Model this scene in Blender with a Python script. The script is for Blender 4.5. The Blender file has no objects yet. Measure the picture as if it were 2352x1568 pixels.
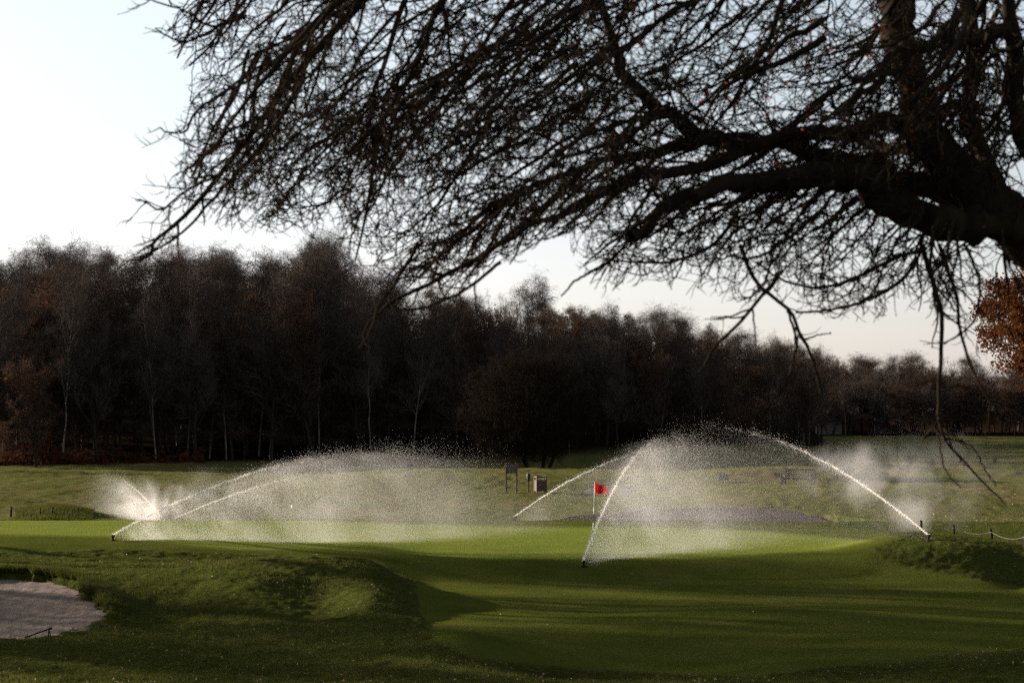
import bpy, math, random
import numpy as np
from mathutils import Vector, Matrix

random.seed(7)
rng = np.random.default_rng(11)
C = bpy.context.scene.collection
scene = bpy.context.scene

# ------------------------------------------------------------------ camera, sky, sun, exposure
F, CX, CY = 4573.3, 1176.0, 784.0          # focal length and centre in a 2352 px wide frame (70 mm lens)
HZ = 960.0                                  # image row of the horizon
PITCH = math.atan((HZ - CY) / F)
ZC = 4.4                                    # camera height over the putting green
cam = bpy.data.cameras.new("camera"); cam_o = bpy.data.objects.new("camera", cam); C.objects.link(cam_o)
cam.lens = 70; cam.sensor_width = 36; cam.clip_start = 0.2; cam.clip_end = 6000
cam_o.location = (0, 0, ZC); cam_o.rotation_euler = (math.pi/2 + PITCH, 0, 0)
cam.dof.use_dof = True; cam.dof.focus_distance = 72; cam.dof.aperture_fstop = 3.6
scene.camera = cam_o

SUN_AZ, SUN_EL = math.radians(-60), math.radians(14)   # azimuth from the view direction, to the left
world = bpy.data.worlds.new("World"); scene.world = world; world.use_nodes = True
wn, wl = world.node_tree.nodes, world.node_tree.links
bg = wn["Background"]; sky = wn.new("ShaderNodeTexSky"); sky.sky_type = 'NISHITA'
sky.sun_disc = False; sky.sun_elevation = SUN_EL; sky.sun_rotation = SUN_AZ
sky.air_density = 1.0; sky.dust_density = 1.2; sky.ozone_density = 1.0
SKY = 0.052
bg.inputs[1].default_value = SKY
# thin veil of high cloud over the clear sky
tc = wn.new("ShaderNodeTexCoord"); mp = wn.new("ShaderNodeMapping"); mp.inputs['Scale'].default_value = (1.6, 1.6, 6.0)
nz = wn.new("ShaderNodeTexNoise"); nz.inputs['Scale'].default_value = 2.2; nz.inputs['Detail'].default_value = 5; nz.inputs['Roughness'].default_value = .5
rp = wn.new("ShaderNodeValToRGB"); rp.color_ramp.elements[0].position = .35; rp.color_ramp.elements[1].position = .72
mx = wn.new("ShaderNodeMix"); mx.data_type = 'RGBA'
mf = wn.new("ShaderNodeMath"); mf.operation = 'MULTIPLY_ADD'; mf.inputs[1].default_value = .22; mf.inputs[2].default_value = .78
hs = wn.new("ShaderNodeHueSaturation"); hs.inputs['Saturation'].default_value = .16
tint = wn.new("ShaderNodeMix"); tint.data_type = 'RGBA'; tint.blend_type = 'MULTIPLY'; tint.inputs[0].default_value = 1; tint.inputs[7].default_value = (1, 1, 1, 1)
sz = wn.new("ShaderNodeSeparateXYZ"); wl.new(tc.outputs['Generated'], sz.inputs[0])
er = wn.new("ShaderNodeValToRGB"); er.color_ramp.elements[0].position = .02; er.color_ramp.elements[0].color = (1.0, .925, .935, 1); er.color_ramp.elements[1].position = .17; er.color_ramp.elements[1].color = (.885, .945, 1.0, 1)
ez = er.color_ramp.elements.new(.075); ez.color = (.955, .945, .99, 1)
wl.new(sz.outputs[2], er.inputs[0]); wl.new(er.outputs[0], tint.inputs[7])
wl.new(sky.outputs[0], hs.inputs['Color']); wl.new(hs.outputs[0], tint.inputs[6])
wl.new(tc.outputs['Generated'], mp.inputs[0]); wl.new(mp.outputs[0], nz.inputs[0]); wl.new(nz.outputs[0], rp.inputs[0])
wl.new(rp.outputs[0], mf.inputs[0]); wl.new(mf.outputs[0], mx.inputs[0]); wl.new(sky.outputs[0], mx.inputs[6]); wl.new(tint.outputs[2], mx.inputs[7]); wl.new(mx.outputs[2], bg.inputs[0])

sun = bpy.data.lights.new("sun", 'SUN'); sun.energy = 5.0; sun.angle = math.radians(.55); sun.color = (1, .88, .74)
sun_o = bpy.data.objects.new("sun", sun); C.objects.link(sun_o)
LD = Vector((math.sin(SUN_AZ)*math.cos(SUN_EL), math.cos(SUN_AZ)*math.cos(SUN_EL), math.sin(SUN_EL)))
sun_o.rotation_euler = LD.to_track_quat('Z', 'Y').to_euler(); sun_o.location = (-60, 30, 40)
vs = scene.view_settings; vs.view_transform = 'Standard'; vs.look = 'None'; vs.gamma = 1; vs.exposure = 2.0
scene.cycles.max_bounces = 5; scene.cycles.transparent_max_bounces = 24; scene.cycles.caustics_reflective = False; scene.cycles.caustics_refractive = False
scene.cycles.use_denoising = False

# ------------------------------------------------------------------ helpers
def W(x, y, D):
    """world point seen at photo position (x, y) at depth D"""
    return np.array([(x-CX)/F*D, D, ZC + (HZ-y)/F*D])

def mesh_from(name, V, Q, mat=None, parent=None, smooth=False, T=None):
    """V (n,3); Q (m,4) quads and/or T (k,3) triangles"""
    me = bpy.data.meshes.new(name)
    V = np.asarray(V, np.float32).reshape(-1, 3)
    parts, tot = [], []
    if Q is not None and len(Q): Q = np.asarray(Q, np.int32); parts.append(Q.reshape(-1)); tot.append(np.full(len(Q), 4, np.int32))
    if T is not None and len(T): T = np.asarray(T, np.int32); parts.append(T.reshape(-1)); tot.append(np.full(len(T), 3, np.int32))
    loops = np.concatenate(parts); tot = np.concatenate(tot); start = np.concatenate([[0], np.cumsum(tot)[:-1]]).astype(np.int32)
    me.vertices.add(len(V)); me.vertices.foreach_set("co", V.reshape(-1))
    me.loops.add(len(loops)); me.loops.foreach_set("vertex_index", loops)
    me.polygons.add(len(tot)); me.polygons.foreach_set("loop_start", start); me.polygons.foreach_set("loop_total", tot)
    me.polygons.foreach_set("use_smooth", np.full(len(tot), smooth))
    me.update(calc_edges=True)
    if mat: me.materials.append(mat)
    o = bpy.data.objects.new(name, me); C.objects.link(o)
    if parent: o.parent = parent
    return o

def tag(o, label=None, cat=None, group=None, kind=None):
    if label: o['label'] = label
    if cat: o['category'] = cat
    if group: o['group'] = group
    if kind: o['kind'] = kind
    return o

def empty(name, loc, rz=0, **k):
    o = bpy.data.objects.new(name, None); C.objects.link(o); o.location = loc; o.rotation_euler = (0, 0, rz)
    return tag(o, **k)

def copy_tree(o, parent=None):
    c = o.copy(); C.objects.link(c); c.parent = parent
    for ch in [x for x in kids.get(o.name, [])]: copy_tree(ch, c)
    return c
kids = {}

class MB:
    """collects boxes and tubes into one mesh"""
    def __init__(s): s.v = []; s.q = []; s.n = 0
    def add(s, V, Q): s.v.append(np.asarray(V, float)); s.q += [tuple(i+s.n for i in f) for f in Q]; s.n += len(V)
    def box(s, c, d, rz=0, bev=.006, rx=0, ry=0):
        bev = min(bev, min(d)*.3)
        hx, hy, hz = d[0]/2, d[1]/2, d[2]/2
        bm = __import__('bmesh').new()
        import bmesh
        bmesh.ops.create_cube(bm, size=1)
        for v in bm.verts: v.co = (v.co.x*d[0], v.co.y*d[1], v.co.z*d[2])
        bmesh.ops.bevel(bm, geom=bm.edges[:], offset=bev, segments=1, affect='EDGES')
        M = Matrix.Translation(c) @ Matrix.Rotation(rz, 4, 'Z') @ Matrix.Rotation(ry, 4, 'Y') @ Matrix.Rotation(rx, 4, 'X')
        bm.transform(M); bm.verts.ensure_lookup_table()
        s.add([v.co[:] for v in bm.verts], [[v.index for v in f.verts] for f in bm.faces]); bm.free(); return s
    def tube(s, pts, r, k=10, cap=True):
        P = np.array(pts, float); n = len(P); r = np.full(n, r) if np.isscalar(r) else np.array(r, float)
        T = np.gradient(P, axis=0); T /= np.linalg.norm(T, axis=1)[:, None]+1e-9
        ref = np.array([0, 0, 1.]) if abs(T[0][2]) < .8 else np.array([1., 0, 0])
        U = np.cross(T, ref); U /= np.linalg.norm(U, axis=1)[:, None]; Vv = np.cross(T, U)
        a = np.arange(k)*2*math.pi/k
        V = (P[:, None] + r[:, None, None]*(np.cos(a)[None, :, None]*U[:, None]+np.sin(a)[None, :, None]*Vv[:, None])).reshape(-1, 3)
        Q = [(i*k+j, i*k+(j+1) % k, (i+1)*k+(j+1) % k, (i+1)*k+j) for i in range(n-1) for j in range(k)]
        if cap: Q += [tuple(range(k-1, -1, -1)), tuple((n-1)*k+j for j in range(k))]
        s.add(V, Q); return s
    def build(s, name, mat, parent=None, smooth=False):
        me = bpy.data.meshes.new(name); me.from_pydata(np.concatenate(s.v).tolist(), [], s.q); me.materials.append(mat)
        if smooth: me.polygons.foreach_set("use_smooth", [True]*len(me.polygons))
        o = bpy.data.objects.new(name, me); C.objects.link(o)
        if parent: o.parent = parent
        return o

def tubes(P, R, k):
    """P (n,m,3), R (n,m) -> verts, quads of n tapered tubes"""
    n, m, _ = P.shape
    T = np.gradient(P, axis=1); T /= np.linalg.norm(T, axis=2, keepdims=True)+1e-9
    t0 = T[:, m//2]
    ref = np.where((np.abs(t0[:, 2]) < .75)[:, None], np.array([[0, 0, 1.]]), np.array([[1., 0, 0]]))[:, None]
    U = np.cross(T, ref); U /= np.linalg.norm(U, axis=2, keepdims=True)+1e-9; Vv = np.cross(T, U)
    a = np.arange(k)*2*math.pi/k
    V = P[:, :, None] + R[:, :, None, None]*(np.cos(a)[None, None, :, None]*U[:, :, None]+np.sin(a)[None, None, :, None]*Vv[:, :, None])
    b = (np.arange(n)*m*k)[:, None, None] + (np.arange(m-1)*k)[None, :, None]
    j = np.arange(k)[None, None]; j2 = (np.arange(k)+1) % k
    Q = np.stack([b+j, b+j2, b+k+j2, b+k+j], -1).reshape(-1, 4)
    return V.reshape(-1, 3), Q

class TB:
    def __init__(s): s.V = []; s.Q = []; s.n = 0
    def add(s, P, R, k):
        if len(P) == 0: return
        V, Q = tubes(P, R, k); s.V.append(V); s.Q.append(Q+s.n); s.n += len(V)
    def build(s, name, mat, parent=None, smooth=True):
        return mesh_from(name, np.concatenate(s.V), np.concatenate(s.Q), mat, parent, smooth)

def unit(v): return v/(np.linalg.norm(v, axis=-1, keepdims=True)+1e-9)

def grow(P, R, dens, t0, t1, ang, length, m, rr, bias, wig, rng, bias_step=.15, minr=0.0, lenfall=.5, tip=.35):
    """side shoots on polylines P: dens = shoots per metre (or per parent when negative)"""
    n, mm, _ = P.shape
    seg = np.linalg.norm(np.diff(P, axis=1), axis=2).sum(1)
    cnt = np.full(n, int(-dens)) if dens < 0 else np.floor(seg*(t1-t0)*dens + rng.random(n)).astype(int)
    idx = np.repeat(np.arange(n), cnt); N = len(idx)
    if N == 0: return np.zeros((0, m, 3)), np.zeros((0, m))
    t = t0+(t1-t0)*rng.random(N); u = t*(mm-1); i0 = np.minimum(u.astype(int), mm-2); fr = (u-i0)[:, None]
    A, B = P[idx, i0], P[idx, i0+1]; base = A*(1-fr)+B*fr; T = unit(B-A)
    rb = R[idx, i0]*(1-fr[:, 0])+R[idx, i0+1]*fr[:, 0]
    q = rng.normal(size=(N, 3)); q = unit(q-(q*T).sum(1, keepdims=True)*T)
    a = (ang*(0.65+.7*rng.random(N)))[:, None]
    bias = bias(base) if callable(bias) else np.array(bias, float)[None]
    d = unit(np.cos(a)*T+np.sin(a)*q+bias)
    L = length*(.5+rng.random(N))*(1-lenfall*t)
    out = np.zeros((N, m, 3)); out[:, 0] = base
    for s in range(1, m):
        out[:, s] = out[:, s-1]+d*(L/(m-1))[:, None]
        d = unit(d+wig*rng.normal(size=(N, 3))+bias*bias_step)
    r0 = np.maximum(rb*rr, minr)
    rad = r0[:, None]*np.linspace(1, tip, m)[None]
    return out, rad

def hash2(ix, iy, seed):
    h = (ix.astype(np.int64)*374761393 + iy.astype(np.int64)*668265263 + seed*1442695041) & 0x7fffffff
    h = ((h ^ (h >> 13))*1274126177) & 0x7fffffff
    return ((h ^ (h >> 16)) & 0xffff)/65535.0
def vnoise(x, y, seed=0):
    ix, iy = np.floor(x), np.floor(y); fx, fy = x-ix, y-iy
    fx = fx*fx*(3-2*fx); fy = fy*fy*(3-2*fy)
    a, b, c, d = hash2(ix, iy, seed), hash2(ix+1, iy, seed), hash2(ix, iy+1, seed), hash2(ix+1, iy+1, seed)
    return (a*(1-fx)+b*fx)*(1-fy)+(c*(1-fx)+d*fx)*fy - .5
def S(a, b, x):
    t = np.clip((x-a)/(b-a), 0, 1); return t*t*(3-2*t)
def G(x, c, s): return np.exp(-((x-c)/s)**2)

def inpoly(x, y, poly):
    r = np.zeros(x.shape, bool); j = len(poly)-1
    for i in range(len(poly)):
        xi, yi = poly[i]; xj, yj = poly[j]
        r ^= ((yi > y) != (yj > y)) & (x < (xj-xi)*(y-yi)/((yj-yi) or 1e-9)+xi); j = i
    return r
def polydist(x, y, poly):
    d = np.full(x.shape, 1e9)
    for i in range(len(poly)):
        ax, ay = poly[i-1]; bx, by = poly[i]; dx, dy = bx-ax, by-ay
        t = np.clip(((x-ax)*dx+(y-ay)*dy)/(dx*dx+dy*dy+1e-9), 0, 1)
        d = np.minimum(d, np.hypot(x-ax-t*dx, y-ay-t*dy))
    return np.where(inpoly(x, y, poly), d, -d)      # positive inside

# ------------------------------------------------------------------ materials
def nodes_of(m): m.use_nodes = True; return m.node_tree.nodes, m.node_tree.links
def mat(name, c1, c2=None, scale=6, rough=.8, bump=0, stretch=(1, 1, 1), metal=0, detail=6, spec=.3, translucent=0):
    m = bpy.data.materials.new(name); n, l = nodes_of(m); b = n["Principled BSDF"]
    b.inputs['Roughness'].default_value = rough; b.inputs['Metallic'].default_value = metal; b.inputs['Specular IOR Level'].default_value = spec
    c2 = c2 or tuple(v*.6 for v in c1)
    tc = n.new("ShaderNodeTexCoord"); mp = n.new("ShaderNodeMapping"); mp.inputs['Scale'].default_value = stretch
    nz = n.new("ShaderNodeTexNoise"); nz.inputs['Scale'].default_value = scale; nz.inputs['Detail'].default_value = detail
    r = n.new("ShaderNodeValToRGB"); r.color_ramp.elements[0].position = .3; r.color_ramp.elements[1].position = .7
    r.color_ramp.elements[0].color = (*c1, 1); r.color_ramp.elements[1].color = (*c2, 1)
    l.new(tc.outputs['Object'], mp.inputs[0]); l.new(mp.outputs[0], nz.inputs[0]); l.new(nz.outputs[0], r.inputs[0]); l.new(r.outputs[0], b.inputs['Base Color'])
    if bump:
        bp = n.new("ShaderNodeBump"); bp.inputs['Strength'].default_value = bump; bp.inputs['Distance'].default_value = .02
        l.new(nz.outputs[0], bp.inputs['Height']); l.new(bp.outputs[0], b.inputs['Normal'])
    if translucent:
        tr = n.new("ShaderNodeBsdfTranslucent"); mxs = n.new("ShaderNodeMixShader"); mxs.inputs[0].default_value = translucent
        l.new(r.outputs[0], tr.inputs[0]); l.new(b.outputs[0], mxs.inputs[1]); l.new(tr.outputs[0], mxs.inputs[2])
        l.new(mxs.outputs[0], n["Material Output"].inputs[0])
    return m

def ground_mat():
    m = bpy.data.materials.new("grass_ground"); n, l = nodes_of(m); b = n["Principled BSDF"]
    b.inputs['Roughness'].default_value = .75; b.inputs['Specular IOR Level'].default_value = 0
    geo = n.new("ShaderNodeNewGeometry")
    def noise(scale, detail, rough=.55, stretch=None):
        x = n.new("ShaderNodeTexNoise"); x.inputs['Scale'].default_value = scale; x.inputs['Detail'].default_value = detail; x.inputs['Roughness'].default_value = rough
        if stretch:
            mm = n.new("ShaderNodeMapping"); mm.inputs['Scale'].default_value = stretch; l.new(geo.outputs['Position'], mm.inputs[0]); l.new(mm.outputs[0], x.inputs['Vector'])
        else: l.new(geo.outputs['Position'], x.inputs['Vector'])
        return x
    def ramp(src, stops):
        r = n.new("ShaderNodeValToRGB"); e = r.color_ramp.elements
        e[0].position, e[0].color = stops[0][0], (*stops[0][1], 1); e[1].position, e[1].color = stops[-1][0], (*stops[-1][1], 1)
        for p, c in stops[1:-1]: x = e.new(p); x.color = (*c, 1)
        l.new(src, r.inputs[0]); return r
    def mixc(f, a, bb):
        x = n.new("ShaderNodeMix"); x.data_type = 'RGBA'
        l.new(f, x.inputs[0]); l.new(a, x.inputs[6]); l.new(bb, x.inputs[7]); return x.outputs[2]
    def attr(name): a = n.new("ShaderNodeAttribute"); a.attribute_name = name; return a.outputs['Fac']
    nA = noise(.5, 8, .65); nB = noise(9, 6, .7); nC = noise(.25, 6, .6, (1, .35, 1)); nD = noise(19, 5, .8)
    short = ramp(nA.outputs[0], [(.25, (.030, .038, .006)), (.5, (.044, .050, .009)), (.75, (.060, .060, .014))])
    green = ramp(nA.outputs[0], [(.3, (.084, .102, .017)), (.7, (.106, .120, .024))])
    rough = ramp(nB.outputs[0], [(.25, (.014, .018, .004)), (.5, (.036, .042, .009)), (.72, (.070, .069, .019)), (.9, (.10, .09, .045))])
    field = ramp(nC.outputs[0], [(.3, (.042, .052, .012)), (.5, (.064, .064, .020)), (.7, (.085, .066, .034))])
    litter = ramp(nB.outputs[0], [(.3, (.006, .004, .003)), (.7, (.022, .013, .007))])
    col = mixc(attr("short"), rough.outputs[0], short.outputs[0])
    col = mixc(attr("green"), col, green.outputs[0])
    col = mixc(attr("field"), col, field.outputs[0])
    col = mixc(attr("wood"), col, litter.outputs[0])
    # fine value break up of the turf
    hv = n.new("ShaderNodeHueSaturation"); l.new(col, hv.inputs['Color'])
    mr = n.new("ShaderNodeMapRange"); mr.inputs['From Min'].default_value = .25; mr.inputs['From Max'].default_value = .75; mr.inputs['To Min'].default_value = .5; mr.inputs['To Max'].default_value = 1.5
    l.new(nD.outputs[0], mr.inputs[0]); l.new(mr.outputs[0], hv.inputs['Value']); l.new(hv.outputs[0], b.inputs['Base Color'])
    # turf relief
    sub = n.new("ShaderNodeMath"); sub.operation = 'MULTIPLY_ADD'; l.new(attr("short"), sub.inputs[0]); sub.inputs[1].default_value = -.55; sub.inputs[2].default_value = .95
    bp = n.new("ShaderNodeBump"); bp.inputs['Distance'].default_value = .08; l.new(sub.outputs[0], bp.inputs['Strength'])
    ad = n.new("ShaderNodeMath"); ad.operation = 'ADD'; l.new(nB.outputs[0], ad.inputs[0]); l.new(nD.outputs[0], ad.inputs[1])
    l.new(ad.outputs[0], bp.inputs['Height']); l.new(bp.outputs[0], b.inputs['Normal'])
    return m

M = {}
M['ground'] = ground_mat()
M['sand'] = mat("bunker_sand", (.140, .096, .071), (.082, .057, .044), 7, .9, 1.0, (1, .4, 1), spec=.1)
M['sand_shaded'] = mat("shaded_sand", (.070, .056, .053), (.048, .040, .039), 9, .9, .6, spec=0)  # darker copy of the sand: the far bunker's shade put into the colour
M['bark'] = mat("oak_bark", (.026, .019, .013), (.010, .008, .006), 9, .95, .6, (1, 1, .4), spec=0)
M['bark_far'] = mat("wood_bark", (.030, .023, .018), (.016, .013, .011), 2, .9, spec=0)
M['twig_far'] = mat("twig_brown", (.074, .056, .047), (.042, .034, .030), .4, .8, spec=0)
M['birch_bark'] = mat("birch_bark", (.13, .115, .10), (.025, .022, .02), 1.6, .9, 0, (1, 1, .6))
M['leaf_brown'] = mat("leaf_brown", (.060, .030, .016), (.035, .018, .010), .6, .9, spec=0, translucent=.4)
M['leaf_orange'] = mat("leaf_orange", (.10, .036, .012), (.036, .015, .008), .9, .8, spec=0, translucent=.25)
M['leaf_red'] = mat("leaf_red", (.25, .045, .012), (.13, .028, .01), 3, .8, spec=0, translucent=.5)
M['bracken'] = mat("bracken", (.075, .026, .012), (.03, .013, .008), .5, .9, spec=0, translucent=.35)
M['blade'] = mat("grass_blade", (.036, .044, .008), (.072, .070, .020), .9, .9, spec=0, translucent=.35)
M['wood_brown'] = mat("stained_timber", (.095, .052, .040), (.060, .032, .025), 30, .8, .3, (6, 6, .5))
M['timber_old'] = mat("weathered_teak", (.040, .030, .026), (.022, .017, .015), 30, .75, .3, (1, 5, 5))
M['black_plastic'] = mat("black_plastic", (.008, .008, .009), (.012, .012, .012), 20, .9, spec=.05)
M['green_metal'] = mat("dark_green_enamel", (.012, .035, .026), (.008, .02, .016), 10, .6, spec=.2)
M['white_paint'] = mat("white_paint", (.75, .75, .72), (.62, .62, .60), 12, .5)
M['red_cloth'] = mat("red_flag_cloth", (.75, .012, .02), (.62, .01, .016), 25, .7, .2, translucent=.45)
M['post_dark'] = mat("dark_post", (.018, .015, .012), (.010, .008, .007), 20, .9, spec=.05)
M['rope'] = mat("rope", (.10, .09, .075), (.07, .06, .05), 60, .9)
M['pale_leaf'] = mat("pale_fallen_leaf", (.24, .18, .12), (.12, .06, .03), 3, .7, translucent=.2)
M['wall_white'] = mat("render_white", (.16, .155, .16), (.11, .105, .11), .8, .9)
M['roof_dark'] = mat("slate", (.07, .065, .065), (.04, .04, .04), 3, .7)
M['window_glass'] = mat("window_glass", (.03, .035, .04), (.02, .02, .025), 2, .1, spec=.8)
M['panel_grey'] = mat("notice_panel", (.07, .07, .07), (.05, .05, .05), 5, .5)

def water_mat():
    m = bpy.data.materials.new("water_droplets"); n, l = nodes_of(m); n.remove(n["Principled BSDF"])
    d = n.new("ShaderNodeBsdfDiffuse"); t = n.new("ShaderNodeBsdfTranslucent"); mx = n.new("ShaderNodeMixShader"); mx.inputs[0].default_value = .65
    d.inputs[0].default_value = (.88, .86, .84, 1); t.inputs[0].default_value = (.90, .87, .84, 1)
    l.new(d.outputs[0], mx.inputs[1]); l.new(t.outputs[0], mx.inputs[2]); l.new(mx.outputs[0], n["Material Output"].inputs[0])
    return m
M['water'] = water_mat()

# ------------------------------------------------------------------ terrain
DK = np.array([-80, 0, 10, 22, 33, 40, 50, 58, 61, 66, 84, 91, 98, 108, 117, 124, 138, 150, 165, 190, 240, 300, 400, 1600.])
ZK = np.array([-1.0, -1.65, -2.4, -3.75, -4.42, -4.42, -4.42, -4.40, -4.38, -4.38, -4.38, -4.75, -4.78, -4.58, -4.37, -4.2, -4.05, -3.95, -3.8, -3.6, -3.3, -2.9, -2.5, 0.])
def Hbase(X, Y):
    x = CX + F*X/np.maximum(Y, 22); x = np.clip(x, -3500, 6000)
    z = np.zeros(np.broadcast(X, Y).shape)
    for o in (-1.6, -.8, 0, .8, 1.6): z = z + np.interp(Y+o*np.clip(Y/60, .5, 3), DK, ZK)/5
    right = S(820, 1010, x); left = 1-right
    # raised putting surface with a lip in front of it on the right
    z = z + .14*S(58.4, 60.5, Y)*(1-S(82, 90, Y))
    z = z + right*(-.36*S(40, 57, Y)*(1-S(57.6, 60.3, Y))) 
    # higher ground on the left of the green
    z = z + left*.50*S(42, 51, Y)*(1-S(62, 74, Y))*(1-.55*S(300, 800, x)) - left*.20*G(Y, 58.5, 3.0)
    # mound in front of the green
    z = z + .56*G(x, 770, 190)*G(Y, 51.3, 4.4) + .34*G(x, 560, 210)*G(Y, 49.6, 3.4)
    z = z + .20*G(x, 560, 90)*G(Y, 47.0, 1.8) - .22*G(x, 380, 130)*G(Y, 43.6, 1.6) + .30*G(x, 860, 75)*G(Y, 45.2, 2.4) - .10*G(x, 730, 80)*G(Y, 45, 2.0)
    # hollow at the bottom, fairway waves
    z = z - .50*G(x, 1400, 240)*G(Y, 36.8, 2.0) + .30*G(x, 1060, 110)*G(Y, 38.6, 1.8)
    z = z + right*(.14*G(x, 1750, 420)*G(Y, 45.5, 3.2) - .10*G(x, 1350, 260)*G(Y, 48, 3) + .12*G(x, 2100, 260)*G(Y, 39, 2.6))
    z = z + .30*G(x, 2420, 420)*G(Y, 34, 3.0)
    # rough mound on the right
    z = z + .48*G(x, 2200, 150)*G(Y, 62, 3.6) + .42*G(x, 2050, 110)*G(Y, 64, 3.6) + .3*G(x, 2500, 200)*G(Y, 60, 4)
    z = z - .25*G(x, 2340, 60)*G(Y, 57.5, 2.2)
    # back of the green, bunker ridge
    z = z + S(1150, 1350, x)*(1-S(2050, 2250, x))*(.02*G(Y, 82, 3) )
    z = z - S(1500, 1900, x)*(1-S(2300, 2500, x))*.12*G(Y, 80, 5)
    # tufted hump beyond the green on the left
    z = z + .50*G(x, 130, 95)*G(Y, 96, 3.5)
    # tee platform behind the bin
    tee = S(640, 960, x)*(1-S(1880, 2060, x))
    z = z + tee*(.55*S(118.5, 125.5, Y)*(1-S(139, 147, Y)) - .75*S(139, 150, Y)*(1-S(155, 190, Y)))
    z = z + .22*G(x, 760, 130)*G(Y, 112, 7)
    # right hand field and far tee
    r2 = S(1500, 1800, x)
    z = z + r2*(.55*S(97, 108, Y)*(1-S(112, 130, Y))) + r2*S(1500, 1700, x)*.10*S(128, 135, Y)
    r3 = S(1850, 2020, x)
    z = z + r3*(.70*S(135, 145, Y)*(1-S(168, 200, Y)) + .25*S(2000, 2400, x)*S(135, 150, Y)*(1-S(200, 260, Y)))
    z = z + S(1500, 1760, x)*(1-S(1860, 2060, x))*.46*S(118.5, 127, Y)*(1-S(128, 140, Y))
    # wooded hill behind everything
    hl = 1-S(1350, 1900, x)
    z = z + hl*(S(178, 300, Y)*14.0) + (1-hl)*S(350, 460, Y)*4 + hl*S(300, 460, Y)*3
    return z

def ximg(X, Y): return CX + F*X/np.maximum(Y, .1)
def vimg(Y, z): return HZ - (z)*F/np.maximum(Y, .1)

# bunkers: outlines on the ground given as (photo x, depth)
def outline(pts): return [((x-CX)/F*D, D) for x, D in pts]
BUNK = outline([(-160, 42.0), (-200, 46.5), (-120, 50.4), (0, 50.9), (60, 50.6), (120, 50.2), (160, 49.2), (200, 47.6), (238, 46.2), (252, 44.9), (238, 43.6), (205, 42.6), (150, 41.5), (90, 40.9), (0, 40.6), (-90, 40.9)])
BUNK2 = outline([(1255, 93), (1330, 97.5), (1450, 100.5), (1600, 101.5), (1780, 101), (1900, 98), (2020, 93), (2080, 89), (2050, 84.5), (1850, 83.5), (1600, 83.5), (1400, 86)])
BUNK3 = outline([(1335, 117.0), (1350, 120.5), (1400, 121.5), (1450, 120.8), (1455, 118), (1400, 116.3)])
def wob(X, Y): return vnoise(X*1.9, Y*1.9, 5)*.35 + vnoise(X*5, Y*5, 6)*.16
def bd(X, Y, B, w=1.0): return polydist(X, Y, B) + w*wob(X, Y)
def sand1(X, Y, d):
    # bowl that climbs towards its back lip
    return -4.46 + .42*S(41.5, 50.5, Y) - .10*S(0, 1.6, d)*(1-S(45, 50, Y)) + .030*vnoise(X*6.5+Y*2.5, Y*2.2-X*.6, 3) + .012*vnoise(X*16, Y*9, 13) + .02*vnoise(X*2, Y*1.5, 4) - .05
def sand2(X, Y, d): return -5.65 + 1.22*S(91.5, 103, Y) - .06*S(0, 1.5, d) + .02*vnoise(X*3, Y*2, 3)
def sand3(X, Y, d): return Hbase(X, Y) - .10

SHORT = [(-400, 1180), (0, 1184), (600, 1184), (900, 1188), (1180, 1182), (1500, 1196), (1750, 1196), (2000, 1214), (2066, 1232), (1996, 1258), (2040, 1290), (2200, 1322), (2352, 1345), (2700, 1360), (2700, 1470),
         (2352, 1487), (2000, 1522), (1700, 1552), (1350, 1535), (1100, 1508), (985, 1452), (962, 1400), (950, 1330), (850, 1282), (600, 1275), (300, 1262), (0, 1268), (-400, 1270)]
def zones(X, Y, z):
    x, v = ximg(X, Y), vimg(Y, z)
    jx = vnoise(X*1.2, Y*1.2, 21)*16
    ds = polydist(x+jx, v+jx*.3, SHORT)
    short = np.where((Y > 33) & (Y < 90), S(-3, 5, ds), 0)
    GREEN = [(-300, 1186), (600, 1186), (880, 1200), (1250, 1208), (1500, 1208), (1760, 1218), (2000, 1240), (1900, 1262), (1600, 1280), (1100, 1283), (800, 1262), (560, 1262), (250, 1232), (0, 1226), (-300, 1226)]
    green = np.where((Y > 58) & (Y < 90), S(-4, 6, polydist(x, v, GREEN)), 0)
    field = S(88, 93, Y)
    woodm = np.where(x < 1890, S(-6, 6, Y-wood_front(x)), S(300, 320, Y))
    return short, green, field, woodm
WFX = [-200, 0, 300, 600, 900, 1200, 1600, 1880, 2352]; WFD = [162, 164, 168, 174, 180, 185, 198, 232, 300]
def wood_front(x): return np.interp(x, WFX, WFD)

def H(X, Y, detail=True):
    """finished turf height, relative to the camera"""
    X, Y = np.broadcast_arrays(np.asarray(X, float), np.asarray(Y, float))
    z = Hbase(X, Y)
    for B, f, y0, y1 in ((BUNK, sand1, 38, 53), (BUNK2, sand2, 80, 105), (BUNK3, sand3, 114, 124)):
        m = (Y > y0) & (Y < y1)
        if m.any():
            Xm, Ym = X[m], Y[m]; d = bd(Xm, Ym, B, 1 if B is BUNK else .8)
            zs = f(Xm, Ym, d); zz = z[m]
            zz = np.where(d > -.02, np.where(d > .10, zs-.30, np.minimum(zz, zz+(zs-.1-zz)*S(-.02, .12, d))), zz)
            if B is BUNK: zz = zz + .06*G(d, -.12, .18)*(Ym > 45)
            z[m] = zz
    return z
def P3(X, Y): 
    z = float(H(np.array([X]), np.array([Y]))[0]); return (X, Y, ZC+z)
def ground_at(x, v, d0, d1):
    """first turf point seen at photo position (x, v) between depths d0 and d1"""
    Y = np.linspace(d0, d1, 600); X = (x-CX)/F*Y; z = H(X, Y); vv = vimg(Y, z)
    i = int(np.argmax(vv <= v)) if (vv <= v).any() else int(np.argmin(abs(vv-v)))
    return (float(X[i]), float(Y[i]), ZC+float(z[i]))

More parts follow.
